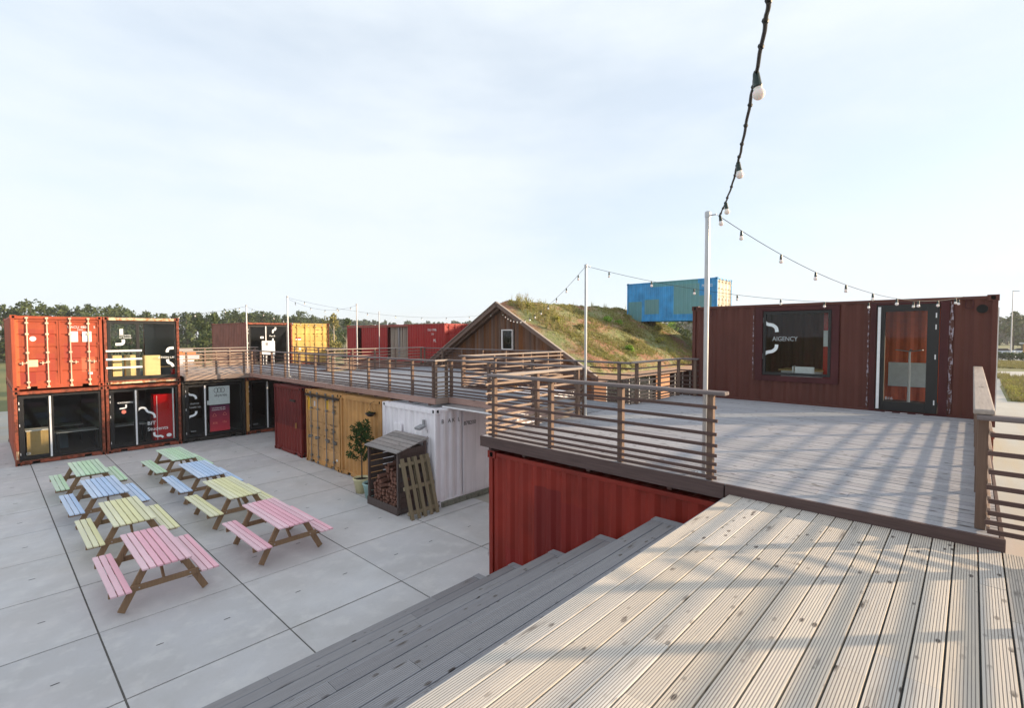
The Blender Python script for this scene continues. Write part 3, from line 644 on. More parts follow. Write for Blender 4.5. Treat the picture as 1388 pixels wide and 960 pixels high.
# inside the maroon container
fz=bz+.166
s=MB(); s.box(.0,.02,0,1.25,0,2.3); 
r=empty('red_partition','orange red corrugated back wall seen through the glazed door','partition',(15.72,.30,fz)); mb=MB(); mb.corr((0,0,0),Y,Z,NX,0,1.6,0,2.28); mb.build('sheet',M['orange_in'],r)
MB().box(-.045,-.04,.35,1.25,.35,.95).build('white_band',M['sticker'],r)
r=empty('red_banner','red banner with a white block hanging right of the window inside','banner',(14.3,2.38,fz)); MB().box(0,.02,0,.34,.1,2.25).build('cloth',M['cabinet'],r); MB().box(-.006,-.002,0,.34,1.35,1.75).build('white_block',M['sticker'],r)
for dx in (0,):
    r=empty('meeting_table','pale meeting table behind the square window','table',(14.6,3.2,fz)); MB().box(-.4,.4,-.5,.5,.72,.75).build('tabletop',M['woodpanel'],r); MB().box(-.35,-.30,-.45,.45,0,.718).box(.30,.35,-.45,.45,0,.718).build('leg_frame',M['whitep'],r)
def chair(loc,lab):
    r=empty('white_chair',lab,'chair',loc,random.uniform(0,6),'chairs inside the maroon container'); MB().box(-.22,.22,-.22,.22,.43,.46).build('seat',M['whitep'],r,bevel=.01); MB().box(-.22,.22,.20,.23,.47,.85).build('backrest',M['whitep'],r,bevel=.01)
    for a in (-.19,.19):
        for b in (-.19,.19): MB().tube([(a,b,0),(a*.9,b*.9,.43)],.012,6).build('leg',M['whitep'],r)
random.seed(3)
chair((14.1,3.0,fz),'white chair behind the square window, nearer the glass'); chair((14.15,3.55,fz),'white chair behind the square window, left of the other')
r=empty('pedestal_stand','slim white pedestal stand seen through the glazed door','stand',(14.5,1.05,fz)); mb=MB(); mb.lathe([(0,0),(.28,0),(.28,.02),(.03,.04),(.02,1.25),(0,1.25)],16); mb.build('pole',M['whitep'],r); mb=MB()
for k in range(3): a=k*2.09; mb.bar((0,0,1.26),(.28*math.cos(a),.28*math.sin(a),1.30),.04,.02)
mb.build('arm',M['greymetal'],r)
# far pair on the back deck
c=container('brown container with glazed front and pipe emblem on the far deck',(10.28,30.08,2.66),0,body=M['farbrown'],frame=M['orange_frame'],front='glass',inner=True,split=1.1)
ribbon(c,[(.16,.34),(.14,.20),(.02,.16),(0,0)],.09,(1.5,.077,1.98),X,Z,M['sticker']); ribbon(c,[(0,0),(-.02,-.16),(-.16,-.22),(-.30,-.36)],.09,(1.5,.077,1.66),X,Z,M['sticker']); text(c,'Plan-B',.13,(1.30,.077,1.76),X,Z,M['sticker'])
MB().box(.78,.96,.02,.03,1.66,1.78).build('notice',M['sticker'],c)
c=container('yellow container with closed doors beside the brown one on the far deck',(12.80,30.08,2.66),0,body=M['farbrown'],front='doors',door=M['yellow_c'],bar=M['yellow_c'],frame=M['orange_frame'],header=M['yellow_c'])
MB().box(.30,.62,.036,.043,1.65,1.72).build('sign_plate',M['cabinet'],c); MB().box(.30,.62,.036,.043,1.55,1.64).build('sign_plate',M['sticker'],c)
for s_,xx,zz in (('CMAU',1.55,2.15),('22G1',1.9,2.15),('30480',1.5,1.9),('67200',1.5,1.75),('TARE 2230',1.5,1.0),('33.2 CUM',1.5,.85)): text(c,s_,.09,(xx,.034,zz),X,Z,M['letter_black'])
disc(c,.08,(.55,.036,1.0),X,Z,M['sticker'])
container('rust brown container under the far brown container',(10.28,30.08,0.02),0,body=M['farbrown'],castings=False)
container('rust brown container under the far yellow container',(12.80,30.08,0.02),0,body=M['farbrown'],castings=False)
# whiteboard easel in front of the far glazed container
r=empty('easel_board','white easel board standing before the far glazed container','board',(11.15,29.2,2.84),R(-8))
MB().box(-.34,.34,-.02,.0,.55,1.35).build('board',M['sticker'],r,bevel=.003); mb=MB(); mb.bar((-.28,-.03,0),(-.24,.01,1.35),.03,.03); mb.bar((.28,-.03,0),(.24,.01,1.35),.03,.03); mb.bar((0,.5,0),(0,.02,1.3),.03,.03); mb.build('leg_frame',M['whitep'],r); MB().box(-.15,-.02,-.024,-.021,1.1,1.25).build('photo_print',M['greymetal'],r)
# long red container behind
L12=12.19
c=container('long red container at the back with a birch trunk opening in its side',(20.0,24.4,2.66),0,L=L12,body=M['red_far'],left=None,front='doors',bar=M['red_far'],
   lefthole=[(4.0,6.45,.168,2.40),(10.0,10.75,.168,2.40)])
for s_,yl,zz,k in (('CRLU 129086',1.75,2.12,.2),('22G1',1.35,1.86,.16),('ML',1.15,1.40,.28)): text(c,s_,k,(.012,yl,zz),NY,Z,M['sticker'],sx=.8)
MB().box(-.004,.018,3.9,12.0,2.42,2.50).build('header_strip',M['farbrown'],c)
r=empty('birch_trunk_screen','screen of pale upright birch trunks in the opening of the long red container','screen',(20.22,28.4,2.83)); random.seed(5)
for k in range(17):
    y_=.08+k*.14; 
    if abs(y_-1.25)<.14: continue
    MB().tube([(random.uniform(-.03,.03),y_+random.uniform(-.03,.03),0),(random.uniform(-.03,.03),y_,2.25)],random.uniform(.035,.055),8).build('trunk',M['bark_pale'],r)
MB().box(-.06,.06,1.18,1.32,0,2.25).build('post',M['greymetal'],r)
container('rust brown container under the long red one',(20.0,24.4,.02),0,L=L12,body=M['farbrown'],castings=False)
# blue one, third storey
c=container('blue container with green patches and cream doors perched high on the third storey',(30.0,11.2,5.36),0,body=M['blue_c'],front='doors',door=M['cream_door'],bar=M['cream_door'],frame=M['blue_c'])
text(c,'MSKU 22',.24,(.012,.95,2.05),NY,Z,M['sticker'],sx=.7)
mb=MB(); mb.box(0,6.058,0,2.438,.02,2.6)
container('rust brown container crosswise under the blue one',(30.3,10.35,2.70),0,W=6.0,L=2.438,body=M['farbrown'],castings=False)
container('rust brown container at the bottom under the blue one',(30.3,10.35,.02),0,W=6.0,L=2.438,body=M['farbrown'],castings=False)

# ------------------------------------------------------------------ boards and decks
def board_profile(w, grooves, t=.028, gd=.0032):
    """cross section, u from 0..w, top at v=0"""
    pts=[]
    if grooves:
        p=w/grooves
        for k in range(grooves):
            a=k*p
            pts+= [(a+p*.09,-gd) if k else (a,-.004),(a+p*.16,0) if k else (a+.002,0),(a+p*.86,0),(a+p*.93,-gd)]
        pts[-1]=(w,-.004); pts[-2]=(w-.002,0)
    else: pts=[(0,-.003),(.003,0),(w-.003,0),(w,-.003)]
    return pts+[(w,-t),(0,-t)]
def lay_boards(mb, axis, along0, along1, across0, across1, z, w=.134, gap=.011, grooves=0, lens=(2.4,3.6,4.2), seed=1, t=.028):
    rnd=random.Random(seed); a=across0; prof=board_profile(w,grooves,t)
    while a < across1-1e-3:
        ww=min(w,across1-a); pf=prof if ww==w else board_profile(ww,0,t)
        x=along0; first=True
        while x<along1-1e-3:
            l=rnd.choice(lens)*(rnd.uniform(.3,1) if first else 1); first=False
            e=min(along1,x+l); 
            if along1-e<.4: e=along1
            dz=rnd.uniform(-.0012,.0012); e2=e-(.003 if e<along1 else 0)
            n=len(pf); i=len(mb.v)
            for q in (x,e2):
                for (u,v) in pf: mb.v.append((q,a+u,z+v+dz) if axis==0 else (a+u,q,z+v+dz))
            for k in range(n):
                k2=(k+1)%n; fc=(i+k,i+n+k,i+n+k2,i+k2) if axis==0 else (i+k,i+k2,i+n+k2,i+n+k)
                mb.f.append(fc[::-1]); mb.m.append(1 if (grooves and n>10 and 0<k<4*grooves-2 and k%4!=1) else 0)
            mb.f.append(tuple(i+k for k in (range(n) if axis==0 else reversed(range(n))))); mb.m.append(0); mb.f.append(tuple(i+n+k for k in (reversed(range(n)) if axis==0 else range(n)))); mb.m.append(0)
            x=e
        a+=w+gap
    return mb
DZ=2.83; PZ=2.73
def deck(label, name='timber_deck'): return empty(name,label,'deck')
# viewer's platform: grooved boards running along X
r=deck('pale grooved board platform in the foreground','timber_platform')
lay_boards(MB(),0,-3.0,5.655,-.94,1.96,PZ,w=.1345,gap=.0105,grooves=9,seed=4).build('boards',[M['plat'],M['painted_shade']],r)
j=MB()
for k in range(15): x=-2.9+k*.6; j.box(x,x+.05,-.84,1.94,PZ-.16,PZ-.031)
j.build('joists',M['fascia'],r); MB().box(-2.99,5.63,-.9,1.95,PZ-.0300,PZ-.0285).build('gap_shade_sheet',M['rubber'],r)  # black sheet added below the boards as painted shade in the gaps
MB().box(-3,5.6,1.965,1.99,PZ-.36,PZ-.03).build('front_board',M['steps'],r); MB().box(-3,5.68,-.98,-.945,PZ-.2,PZ-.002).build('edge_board',M['fascia'],r)
mb=MB()
for x in (-2.5,.2,2.9,5.4):
    for y in (-.7,1.6): mb.box(x-.06,x+.06,y-.06,y+.06,0,PZ-.17)
mb.build('support_posts',M['fascia'],r)
# near deck (boards along Y)
r=deck('weathered grey near deck in front of the maroon container')
lay_boards(MB(),1,-.20,6.0,5.712,13.40,DZ,w=.131,gap=.0135,grooves=0,seed=9).build('boards',[M['deck_y'],M['painted_shade']],r); MB().box(5.72,13.38,-.19,5.99,DZ-.030,DZ-.0285).build('gap_shade_sheet',M['rubber'],r)  # added black sheet stands in for shade between the boards
MB().box(5.682,5.708,2.02,6.02,DZ-.175,DZ-.002).build('fascia',M['fascia'],r,bevel=.003); MB().box(5.66,5.7,-.24,2.0,DZ-.13,DZ+.004).build('fascia',M['fascia'],r,bevel=.003)
MB().box(5.71,13.4,6.003,6.03,DZ-.175,DZ-.002).build('fascia',M['fascia'],r,bevel=.003); MB().box(5.71,13.4,-.235,-.205,DZ-.175,DZ-.002).build('fascia',M['fascia'],r,bevel=.003)
f=MB()
for y in (.3,1.5,2.7,3.9,5.1,5.85): f.box(5.75,13.3,y-.03,y+.03,2.605,DZ-.034)
f.build('joists',M['fascia'],r)
# back deck: several rectangles
r=deck('wide weathered grey back deck over the courtyard containers')
FE=8.20; FI=8.66
mb=MB()
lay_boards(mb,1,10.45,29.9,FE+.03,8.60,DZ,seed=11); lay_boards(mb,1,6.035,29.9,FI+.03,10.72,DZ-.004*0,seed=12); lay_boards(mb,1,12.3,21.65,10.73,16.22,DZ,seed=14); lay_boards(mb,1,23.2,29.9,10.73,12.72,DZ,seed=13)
mb.build('boards',M['deck_shaded'],r)
mb=MB(); lay_boards(mb,0,5.70,8.22,23.74,29.9,DZ,seed=15); mb.build('boards',M['deck_x'],r)
MB().box(FE,FE+.026,10.42,23.70,DZ-.165,DZ-.002).build('fascia',M['fascia_pink'],r,bevel=.003); MB().box(FI,FI+.026,6.04,10.41,DZ-.165,DZ-.002).build('fascia',M['fascia_pink'],r,bevel=.003)
MB().box(FE+.03,FI,10.415,10.44,DZ-.165,DZ-.002).build('fascia',M['fascia_pale'],r,bevel=.003); MB().box(5.70,FE-.003,23.70,23.73,DZ-.20,DZ-.002).build('fascia',M['fascia_pale'],r,bevel=.003)
MB().box(10.73,10.755,6.04,12.28,DZ-.165,DZ-.002).build('fascia',M['fascia'],r); MB().box(16.23,16.255,12.25,21.68,DZ-.165,DZ-.002).build('fascia',M['fascia'],r)
f=MB(); 
for y in [6.3+.6*k for k in range(7)]: f.box(FI+.05,10.7,y,y+.05,DZ-.17,DZ-.03)
for y in [10.7+.9*k for k in range(15)]: f.box(FE+.05,16.2 if 12.5<y<21.5 else 10.7,y,y+.08,2.61,DZ-.03)
f.build('joists',M['fascia'],r)
mb=MB()
for x in (14.3,16.0):
    for y in (12.5,16,19,21.4): mb.box(x-.06,x+.06,y-.06,y+.06,0,DZ-.17)
mb.build('support_posts',M['fascia'],r)
# metal canopy under the walkway
r=empty('metal_canopy','thin galvanised canopy sheet under the walkway beside the white container','canopy',(0,0,0)); mb=MB(); mb.prism([(0,0),(.27,.035),(.27,.047),(0,.012)],(8.38,10.30,2.605),X,Z,(0,-4.25,0)); mb.build('sheet',M['galv'],r); MB().box(8.36,8.385,6.04,10.32,2.59,2.625).build('gutter_lip',M['whitep'],r)

# amphitheatre steps
r=empty('wooden_steps','broad weathered grey wooden steps going down to the courtyard','steps')
for k in range(1,6):
    y0=1.99+.79*(k-1); y1=y0+.79; z=PZ-.44*k+.012; s=empty('tread',None,None); s.parent=r
    del s
    mb=MB(); lay_boards(mb,0,-4.0,5.42,y0+.01,y1-.004,z,w=.1450,gap=.0105,grooves=9,seed=20+k)
    o=mb.build('tread',[M['steps'],M['painted_shade']],r)
    MB().box(5.43,5.56,y0+.01,y1-.002,z-.028,z+.001).build('end_board',M['steps'],o,bevel=.003)
    MB().box(-4,5.56,y1-.03,y1-.004,z-.43,z-.03).build('riser',M['steps'],o)
    MB().box(5.53,5.556,y0+.01,y1-.032,max(.01,z-.43),z-.03).build('side_board',M['steps'],o)
for o in [o for o in COL.objects if o.name.startswith('tread') and o.type=='EMPTY']: bpy.data.objects.remove(o)

# ------------------------------------------------------------------ railings
SL=(.045,.12,.20,.30,.415,.545,.70,.855)
def railing(label, p0, p1, posts, side, z=DZ, top=1.02, capw=.14, capt=.045, ext=(.04,.04), slats=SL, pw=.07, axis=None, lift=0., under=0., s0=None):
    """p0->p1 plan line; side = +1: slats on the left of the direction, -1: on the right; posts = distances"""
    p0=Vector((p0[0],p0[1],0)); p1=Vector((p1[0],p1[1],0)); d=p1-p0; Ln=d.length; d/=Ln; n=Vector((-d.y,d.x,0))*side
    along_y=abs(d.y)>abs(d.x)
    root=empty('railing',label,'railing',(p0.x,p0.y,z))
    sm=M['slat_shaded'] if along_y else M['slat_lit']; cm=M['cap_shaded'] if along_y else M['cap_lit']  # runs along X get the sunlit tone, runs along Y the shaded one
    def bx(mb,a0,a1,b0,b1,z0,z1):
        i=len(mb.v)
        q=[d*a0+n*b0,d*a1+n*b0,d*a1+n*b1,d*a0+n*b1]
        if (d.cross(n)).z<0: q=q[::-1]
        for zz in (z0,z1):
            for p in q: mb.v.append((p.x,p.y,zz))
        for fc in ((0,3,2,1),(4,5,6,7),(0,1,5,4),(1,2,6,5),(2,3,7,6),(3,0,4,7)): mb.f.append(tuple(i+k for k in fc)); mb.m.append(0)
    for a in posts:
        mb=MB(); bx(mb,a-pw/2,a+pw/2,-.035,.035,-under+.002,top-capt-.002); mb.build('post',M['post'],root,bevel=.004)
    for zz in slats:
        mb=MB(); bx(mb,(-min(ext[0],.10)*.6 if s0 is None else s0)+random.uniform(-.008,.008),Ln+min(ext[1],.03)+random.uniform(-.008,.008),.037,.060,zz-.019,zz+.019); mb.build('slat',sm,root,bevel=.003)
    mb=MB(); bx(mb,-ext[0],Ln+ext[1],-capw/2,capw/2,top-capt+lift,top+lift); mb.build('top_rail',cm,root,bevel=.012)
    return root
random.seed(11)
def even(L_,n): return [.05+(L_-.10)*k/(n-1) for k in range(n)]
railing('brown railing along the front edge of the near deck, above the deep red container',(5.75,5.78),(5.75,2.14),[.04,1.22,2.40,3.58],-1,top=1.04,ext=(.08,.12))
railing('sunlit railing on the left edge of the near deck, toward the walkway',(5.78,5.90),(8.60,5.90),[1.25,2.55,2.78],1,top=1.02,ext=(.06,.06))
railing('railing on the right edge of the near deck with a broad pale hand rail',(5.82,-.085),(13.25,-.085),[.06,1.4,2.85,4.3,5.75,7.2],-1,top=1.06,capw=.135,ext=(.12,.06))
railing('short railing across the right end of the platform',(5.74,-.14),(5.74,-.72),[.60],-1,z=DZ,top=1.012,capw=.10,ext=(.10,.04),s0=-.02)
railing('railing along the right side of the foreground platform',(5.66,-.66),(-1.2,-.66),[.04,1.03,2.2,3.4,4.6,5.8],1,z=PZ,top=1.10,slats=[.07,.145,.225,.325,.44,.57,.725,.90])
railing('railing on the edge of the walkway above the white container',(FI+.06,10.40),(FI+.06,6.0),[.04,1.5,2.95,4.2],-1,slats=SL)
railing('short sunlit return railing where the back deck steps out',(FE+.06,10.50),(FI+.06,10.50),[.03,.40],-1)
railing('long railing on the courtyard edge of the back deck',(FE+.06,23.6),(FE+.06,10.50),[.1,1.1,2.3,3.6,4.9,6.2,7.5,8.7,9.8,10.95,12.1,13.05],-1)
railing('railing on the front edge of the deck beside the container stack',(5.72,23.80),(8.22,23.80),[.1,1.2,2.3],-1)
railing('sunlit railing at the back of the deck beside the container stack',(5.72,29.75),(10.75,29.75),[.1,1.2,2.4,3.6,4.9],1)
railing('sunlit railing across the back of the wide deck, before the long red container',(10.80,21.62),(16.2,21.62),[.05,1.3,2.5,3.7,5.3],1,top=1.04)
railing('railing beside the stairwell before the far yellow container',(12.66,23.25),(12.66,29.6),[.1,1.5,3.0,4.5,6.0],1)
railing('far railing of the wide deck in front of the timber gable',(16.2,21.55),(16.2,12.35),[.1,1.6,3.1,4.6,6.1,7.6,9.1],1)
railing('sunlit railing beside the pole at the right end of the wide deck',(10.80,12.30),(16.2,12.30),[.1,1.5,3.0,4.5,5.3],-1)
railing('railing on the far edge of the walkway, before the turf roof',(10.70,12.25),(10.70,6.08),[.1,1.6,3.1,4.6,5.9],1)
railing('railing behind the near deck running to the maroon container',(10.72,5.95),(13.30,5.95),[.12,1.3,2.45],1,top=1.04)
railing('very short railing against the left end of the maroon container',(13.30,5.95),(13.34,5.50),[.40],1,top=1.04)

# poles for the string lights
def pole(label, x, y, z0, z1, r=.028, group=None):
    root=empty('light_pole',label,'pole',(x,y,z0)); mb=MB(); mb.tube([(0,0,.012),(0,0,z1-z0)],r,14); mb.build('shaft',M['galv'],root,smooth=False)
    mb=MB(); mb.lathe([(0,.012),(.11,.012),(.11,.002),(0,.002)][::-1],16); mb.build('base_plate',M['galv'],root)
    mb=MB(); mb.lathe([(r*1.25,z1-z0-.05),(r*1.25,z1-z0+.01),(r*.8,z1-z0+.022),(0,z1-z0+.024)],14); mb.tube([(0,0,z1-z0-.03),(.0,-.10,z1-z0-.03)],.008,6); mb.build('cap_hook',M['galv'],root)
    mb=MB()
    for a in range(4): mb.tube([(.085*math.cos(a*1.57+.78),.085*math.sin(a*1.57+.78),.012),(.085*math.cos(a*1.57+.78),.085*math.sin(a*1.57+.78),.035)],.009,6)
    mb.build('bolt',M['galv'],root)
    return root
pole('tall galvanised pole beside the front railing of the near deck',5.93,2.34,DZ,5.96)
pole('galvanised pole at the corner where the near deck meets the walkway',8.45,5.80,DZ,5.93)
pole('white pole behind the railing before the far yellow container',8.52,20.3,DZ,6.08)
pole('pale pole at the corner of the deck beside the container stack',8.36,24.35,DZ,5.88)
pole('thin pole at the back railing before the birch trunk opening, further left one',12.4,21.72,DZ,6.0)
pole('thin pole standing beyond the back railing near the long red container',17.5,27.9,0,6.0)

# string lights
def bulb(parent_root, p, s=1., tilt=(0,0,-1)):
    t=Vector(tilt).normalized(); q=t.to_track_quat('Z','Y')
    mb=MB(); mb.lathe([(0,-.012*s),(.014*s,-.01*s),(.016*s,.0),(.019*s,.045*s),(.022*s,.052*s),(.020*s,.058*s),(0,.058*s)],12)
    o=mb.build('socket',M['socket'],parent_root); o.location=p; o.rotation_mode='QUATERNION'; o.rotation_quaternion=q
    prof=[(.012*s,.055*s),(.022*s,.062*s)]; 
    for k in range(9): a=-.9+k*(math.pi/2+.9)/8; prof.append((.029*s*math.cos(a),.090*s+.029*s*math.sin(a)))
    mb=MB(); mb.lathe(prof,14); b=mb.build('bulb',M['bulb'],parent_root,smooth=True); b.location=p; b.rotation_mode='QUATERNION'; b.rotation_quaternion=q
def sag_pts(a,b,sag,n=24): 
    a=Vector(a);b=Vector(b); return [a.lerp(b,k/n)-Vector((0,0,4*sag*(k/n)*(1-k/n))) for k in range(n+1)]
def string(label, a, b, sag, nb, s=.88, r=.004, skip=0, taper=None):
    root=empty('string_lights',label,'string lights'); pts=sag_pts(a,b,sag,30)
    MB().tube(pts,r,5).build('cable',M['rubber'],root)
    for k in range(nb):
        t=(k+.5)/nb; i=t*30; i0=int(i); p=pts[i0].lerp(pts[min(i0+1,30)],i-i0); bulb(root,p-Vector((0,0,.012)),s)
    return root
J=(5.914,2.20,5.90)
# thick near cable coming down from above
root=empty('string_lights','thick black festoon cable coming down from above to the tall near pole','string lights')
near=[(1.35,.35,5.67),(1.704,.478,5.686),(1.929,.557,5.697),(2.128,.629,5.707),(2.467,.76,5.724),(2.702,.852,5.735),(3.127,1.016,5.757),(3.607,1.203,5.78),(3.954,1.344,5.798),(4.382,1.517,5.819),(5.001,1.785,5.851),(5.33,1.931,5.868),(5.746,2.121,5.89),J]
P=[Vector(p) for p in near]; cp=[]
for i in range(len(P)-1):
    p0=P[max(i-1,0)];p1=P[i];p2=P[i+1];p3=P[min(i+2,len(P)-1)]
    for k in range(6):
        s_=k/6; cp.append(.5*((2*p1)+(p2-p0)*s_+(2*p0-5*p1+4*p2-p3)*s_*s_+(3*p1-p0-3*p2+p3)*s_**3))
cp.append(P[-1])
wob=[p+Vector((0,.0022*math.sin(i*1.3),.0022*math.cos(i*1.7))) for i,p in enumerate(cp)]
MB().tube(wob,.0085,8).build('cable',M['rubber'],root,smooth=True)
for i in range(4,len(wob)-2,4): MB().tube([wob[i]-Vector((.006,0,0)),wob[i]+Vector((.006,0,0))],.0125,8).build('cable_tie',M['rubber'],root)
for p in (Vector((2.467,.76,5.712)),Vector((3.85,1.30,5.782)),Vector((5.20,1.87,5.85)),Vector((5.86,2.17,5.885))): bulb(root,p,.95,(.1,-.12,-1))
MB().tube([J,(5.93,2.25,5.93)],.003,5).build('tie_wire',M['galv'],root)
string('string lights from the tall near pole down to the right end of the maroon container',J,(13.36,.15,5.27),.42,9)
string('string lights from the walkway corner pole to the right end of the maroon container',(8.45,5.75,5.90),(13.36,-.10,5.24),.35,9)
string('string lights sagging from the walkway corner pole to the peak of the timber gable',(8.45,5.82,5.90),(18.95,18.35,5.72),.72,15)
string('string lights from the white pole by the yellow container to the timber gable peak',(8.52,20.3,6.03),(18.95,18.40,5.70),.50,8)
string('string lights from the white pole to the thin pole before the birch opening',(8.52,20.3,6.0),(12.4,21.72,5.95),.35,5)
string('string lights from the container stack roof to the pale deck corner pole',(5.4,24.2,5.30),(8.36,24.35,5.83),.05,5)
string('string lights from the pale deck corner pole down to the far yellow container',(8.36,24.35,5.83),(15.0,30.1,5.22),.30,9)
string('string lights under the eave of the turf roof',(19.2,12.25,2.50),(27.5,12.25,2.55),.06,9)

# ------------------------------------------------------------------ picnic tables
def make_table(color):
    r=empty('picnic_table','','picnic table'); mt=M[color]
    t=MB()
    for k in range(7): x=-.35+k*.1005; t.box(x,x+.0845,-1.0,1.0,.715,.745)
    t.build('tabletop',mt,r,bevel=.004)
    for sx in (-1,1):
        b=MB(); 
        for k in range(3): x=sx*.62-.14+k*.0945-.0; b.box(x,x+.0800,-1.0,1.0,.415,.445)
        b.build('bench',mt,r,bevel=.004)
    F=M['table_frame']
    for sy in (-.74,.74):
        MB().box(-.76,.76,sy-.02,sy+.02,.32,.412).build('crossbeam',F,r,bevel=.003); MB().box(-.33,.33,sy-.02,sy+.02,.63,.712).build('batten',F,r,bevel=.003)
        o=.042 if sy<0 else -.042
        for sx in (-1,1):
            MB().bar((sx*.245,sy+o,.705),(sx*.60,sy+o,.0+.02),.105,.040,up=(0,1,0)).build('leg',F,r,bevel=.003)
        MB().bar((0,sy+o*2.2,.36),(0,sy*.35,.70),.035,.07).build('brace',F,r,bevel=.003)
        b=MB()
        for x,z in ((-.36,.37),(.36,.37),(-.50,.37),(.50,.37),(-.26,.67),(.26,.67)): b.tube([(x,sy-(.03),z),(x,sy+.03,z)],.011,8)
        b.build('bolt',M['galv'],r)
    return r
TX={'L':2.04,'R':4.20}
spots=[('pink','L',2.04,10.66,'nearest of the four in the left row'),('yellow','L',2.06,13.28,'in the left row between the pink and blue ones'),('blue','L',2.03,15.84,'in the left row between the yellow and green ones'),('green','L',2.02,18.45,'at the far end of the left row, by the glazed container'),
       ('pink','R',4.22,10.77,'nearest of the right row, toward the white container'),('yellow','R',4.17,13.42,'in the right row between the pink and blue ones'),('blue','R',4.20,15.88,'in the right row between the yellow and green ones'),('green','R',4.20,18.53,'at the far end of the right row')]
proto={}
for col,_,x,y,desc in spots:
    if col not in proto: o=make_table(col); proto[col]=o
    else: o=copy_tree(proto[col])
    o.location=(x,y,.012); o.rotation_euler=(0,0,R(random.uniform(-1.2,1.2))); tag(o,'pastel %s picnic table %s'%(col,desc),'picnic table','picnic tables on the paving')

# ------------------------------------------------------------------ firewood shed, pallet, pots
r=empty('firewood_shed','open dark wooden firewood shed with grey board roof before the white container','shed',(6.98,10.36,.012))
D_=.88;Wd=1.40
mb=MB()
for x,y in ((.03,.03),(.03,Wd-.03),(D_-.03,.03),(D_-.03,Wd-.03)): mb.box(x-.03,x+.03,y-.03,y+.03,0,1.55+.2*(x/D_))
mb.build('post',M['shed'],r)
mb=MB(); [mb.box(.065,D_-.065,-.0,.022,.02+k*.135,.02+k*.135+.13) for k in range(12)]; mb.build('side_panel',M['shed'],r)
mb=MB(); [mb.box(.065,D_-.065,Wd-.022,Wd,.02+k*.16,.02+k*.16+.135) for k in range(10)]; mb.build('side_panel',M['shed'],r)
mb=MB(); [mb.box(D_-.02,D_+.0,.03,Wd-.03,.02+k*.16,.02+k*.16+.145) for k in range(10)]; mb.build('back_panel',M['shed'],r)
MB().box(-.025,.0,.0,Wd,.0,.20).build('front_board',M['shed'],r)
mb=MB()
for k in range(6):
    a=k/6; x0=-.07+a*1.02; z0=1.57+a*.25; mb.prism([(0,0),(.146,.036),(.141,.058),(-.005,.022)],(x0,-.05,z0),X,Z,(0,1.50,0))
mb.build('roof_board',M['shed_roof'],r)
random.seed(21)
lg=MB(); n=7; lg.prism([(.055*math.cos(a)*(1 if a<3.2 else .6),.055*math.sin(a)) for a in [2*math.pi*k/n for k in range(n)]],(0,0,0),X,Z,(0,.30,0))
l0=lg.build('firewood_log',M['log'],None,bevel=.004); k=0
for layer in range(12):
    for row in range(3):
        for c_ in range(9):
            lim=5.5+row*3+2.2*math.sin(c_*1.1+row)+(3-c_*.5)
            if layer>lim: continue
            if row==2 and layer<4 or row==1 and layer<2: continue
            o=l0 if k==0 else l0.copy()
            if k: COL.objects.link(o)
            k+=1
            if k>230: break
            o.location=(7.03+row*.25+random.uniform(-.03,.03),10.46+c_*.13+random.uniform(-.02,.02),.10+layer*.098+random.uniform(-.01,.01)); o.rotation_euler=(random.uniform(-.2,.2),random.uniform(0,6.2),R(-90)+random.uniform(-.25,.25)); o.scale=(random.uniform(.7,1.15),1,random.uniform(.7,1.15)); tag(o,'split reddish firewood log piled inside the shed','log','firewood logs in the shed')
r=empty('wooden_pallet','pale wooden pallet leaning upright against the firewood shed','pallet',(6.98,9.84,.012)); r.rotation_euler=(R(-17),0,0)
for k in range(5): MB().box(.02+k*.19,.11+k*.19,-.02,.0,0,1.50).build('plank',M['pallet'],r,bevel=.003)
for z_ in (.12,.72,1.30): MB().box(.0,.90,.002,.08,z_,z_+.09).build('bearer',M['pallet'],r,bevel=.003)
for k in range(3): MB().box(.06+k*.35,.15+k*.35,.082,.10,0,1.50).build('plank',M['pallet'],r,bevel=.003)
def pot(loc,mat,label,h=.42,r1=.17,r2=.24):
    r=empty('plant_pot',label,'pot',loc); MB().lathe([(0,0),(r1,0),(r2,h-.04),(r2+.015,h-.03),(r2+.015,h),(r2-.02,h),(r2-.03,h-.05)],24).build('pot_body',mat,r,smooth=True)
    MB().lathe([(r2-.03,h-.06),(0,h-.05)],20).build('soil',M['soil'],r); return r
pot((7.36,12.72,.012),M['creampot'],'cream yellow plant pot at the foot of the tan container'); pot((7.30,12.10,.012),M['tealpot'],'pale teal plant pot beside the firewood shed')
def leaves(mb,center,rad,n,size,rnd,squash=1.,elong=1.7,up=.3):
    c=Vector(center)
    for _ in range(n):
        while True:
            v=Vector((rnd.uniform(-1,1),rnd.uniform(-1,1),rnd.uniform(-1,1)))
            if v.length<=1: break
        v*= (rad*(.55+.45*rnd.random())); v.z*=squash; p=c+v
        a=Vector((rnd.gauss(0,1),rnd.gauss(0,1),rnd.gauss(0,1)+up)).normalized(); b=a.cross(Vector((rnd.gauss(0,1),rnd.gauss(0,1),rnd.gauss(0,1)))).normalized(); s=size*rnd.uniform(.6,1.3)
        mb.quad(p-a*s*elong/2,p+b*s*.38,p+a*s*elong/2,p-b*s*.38)
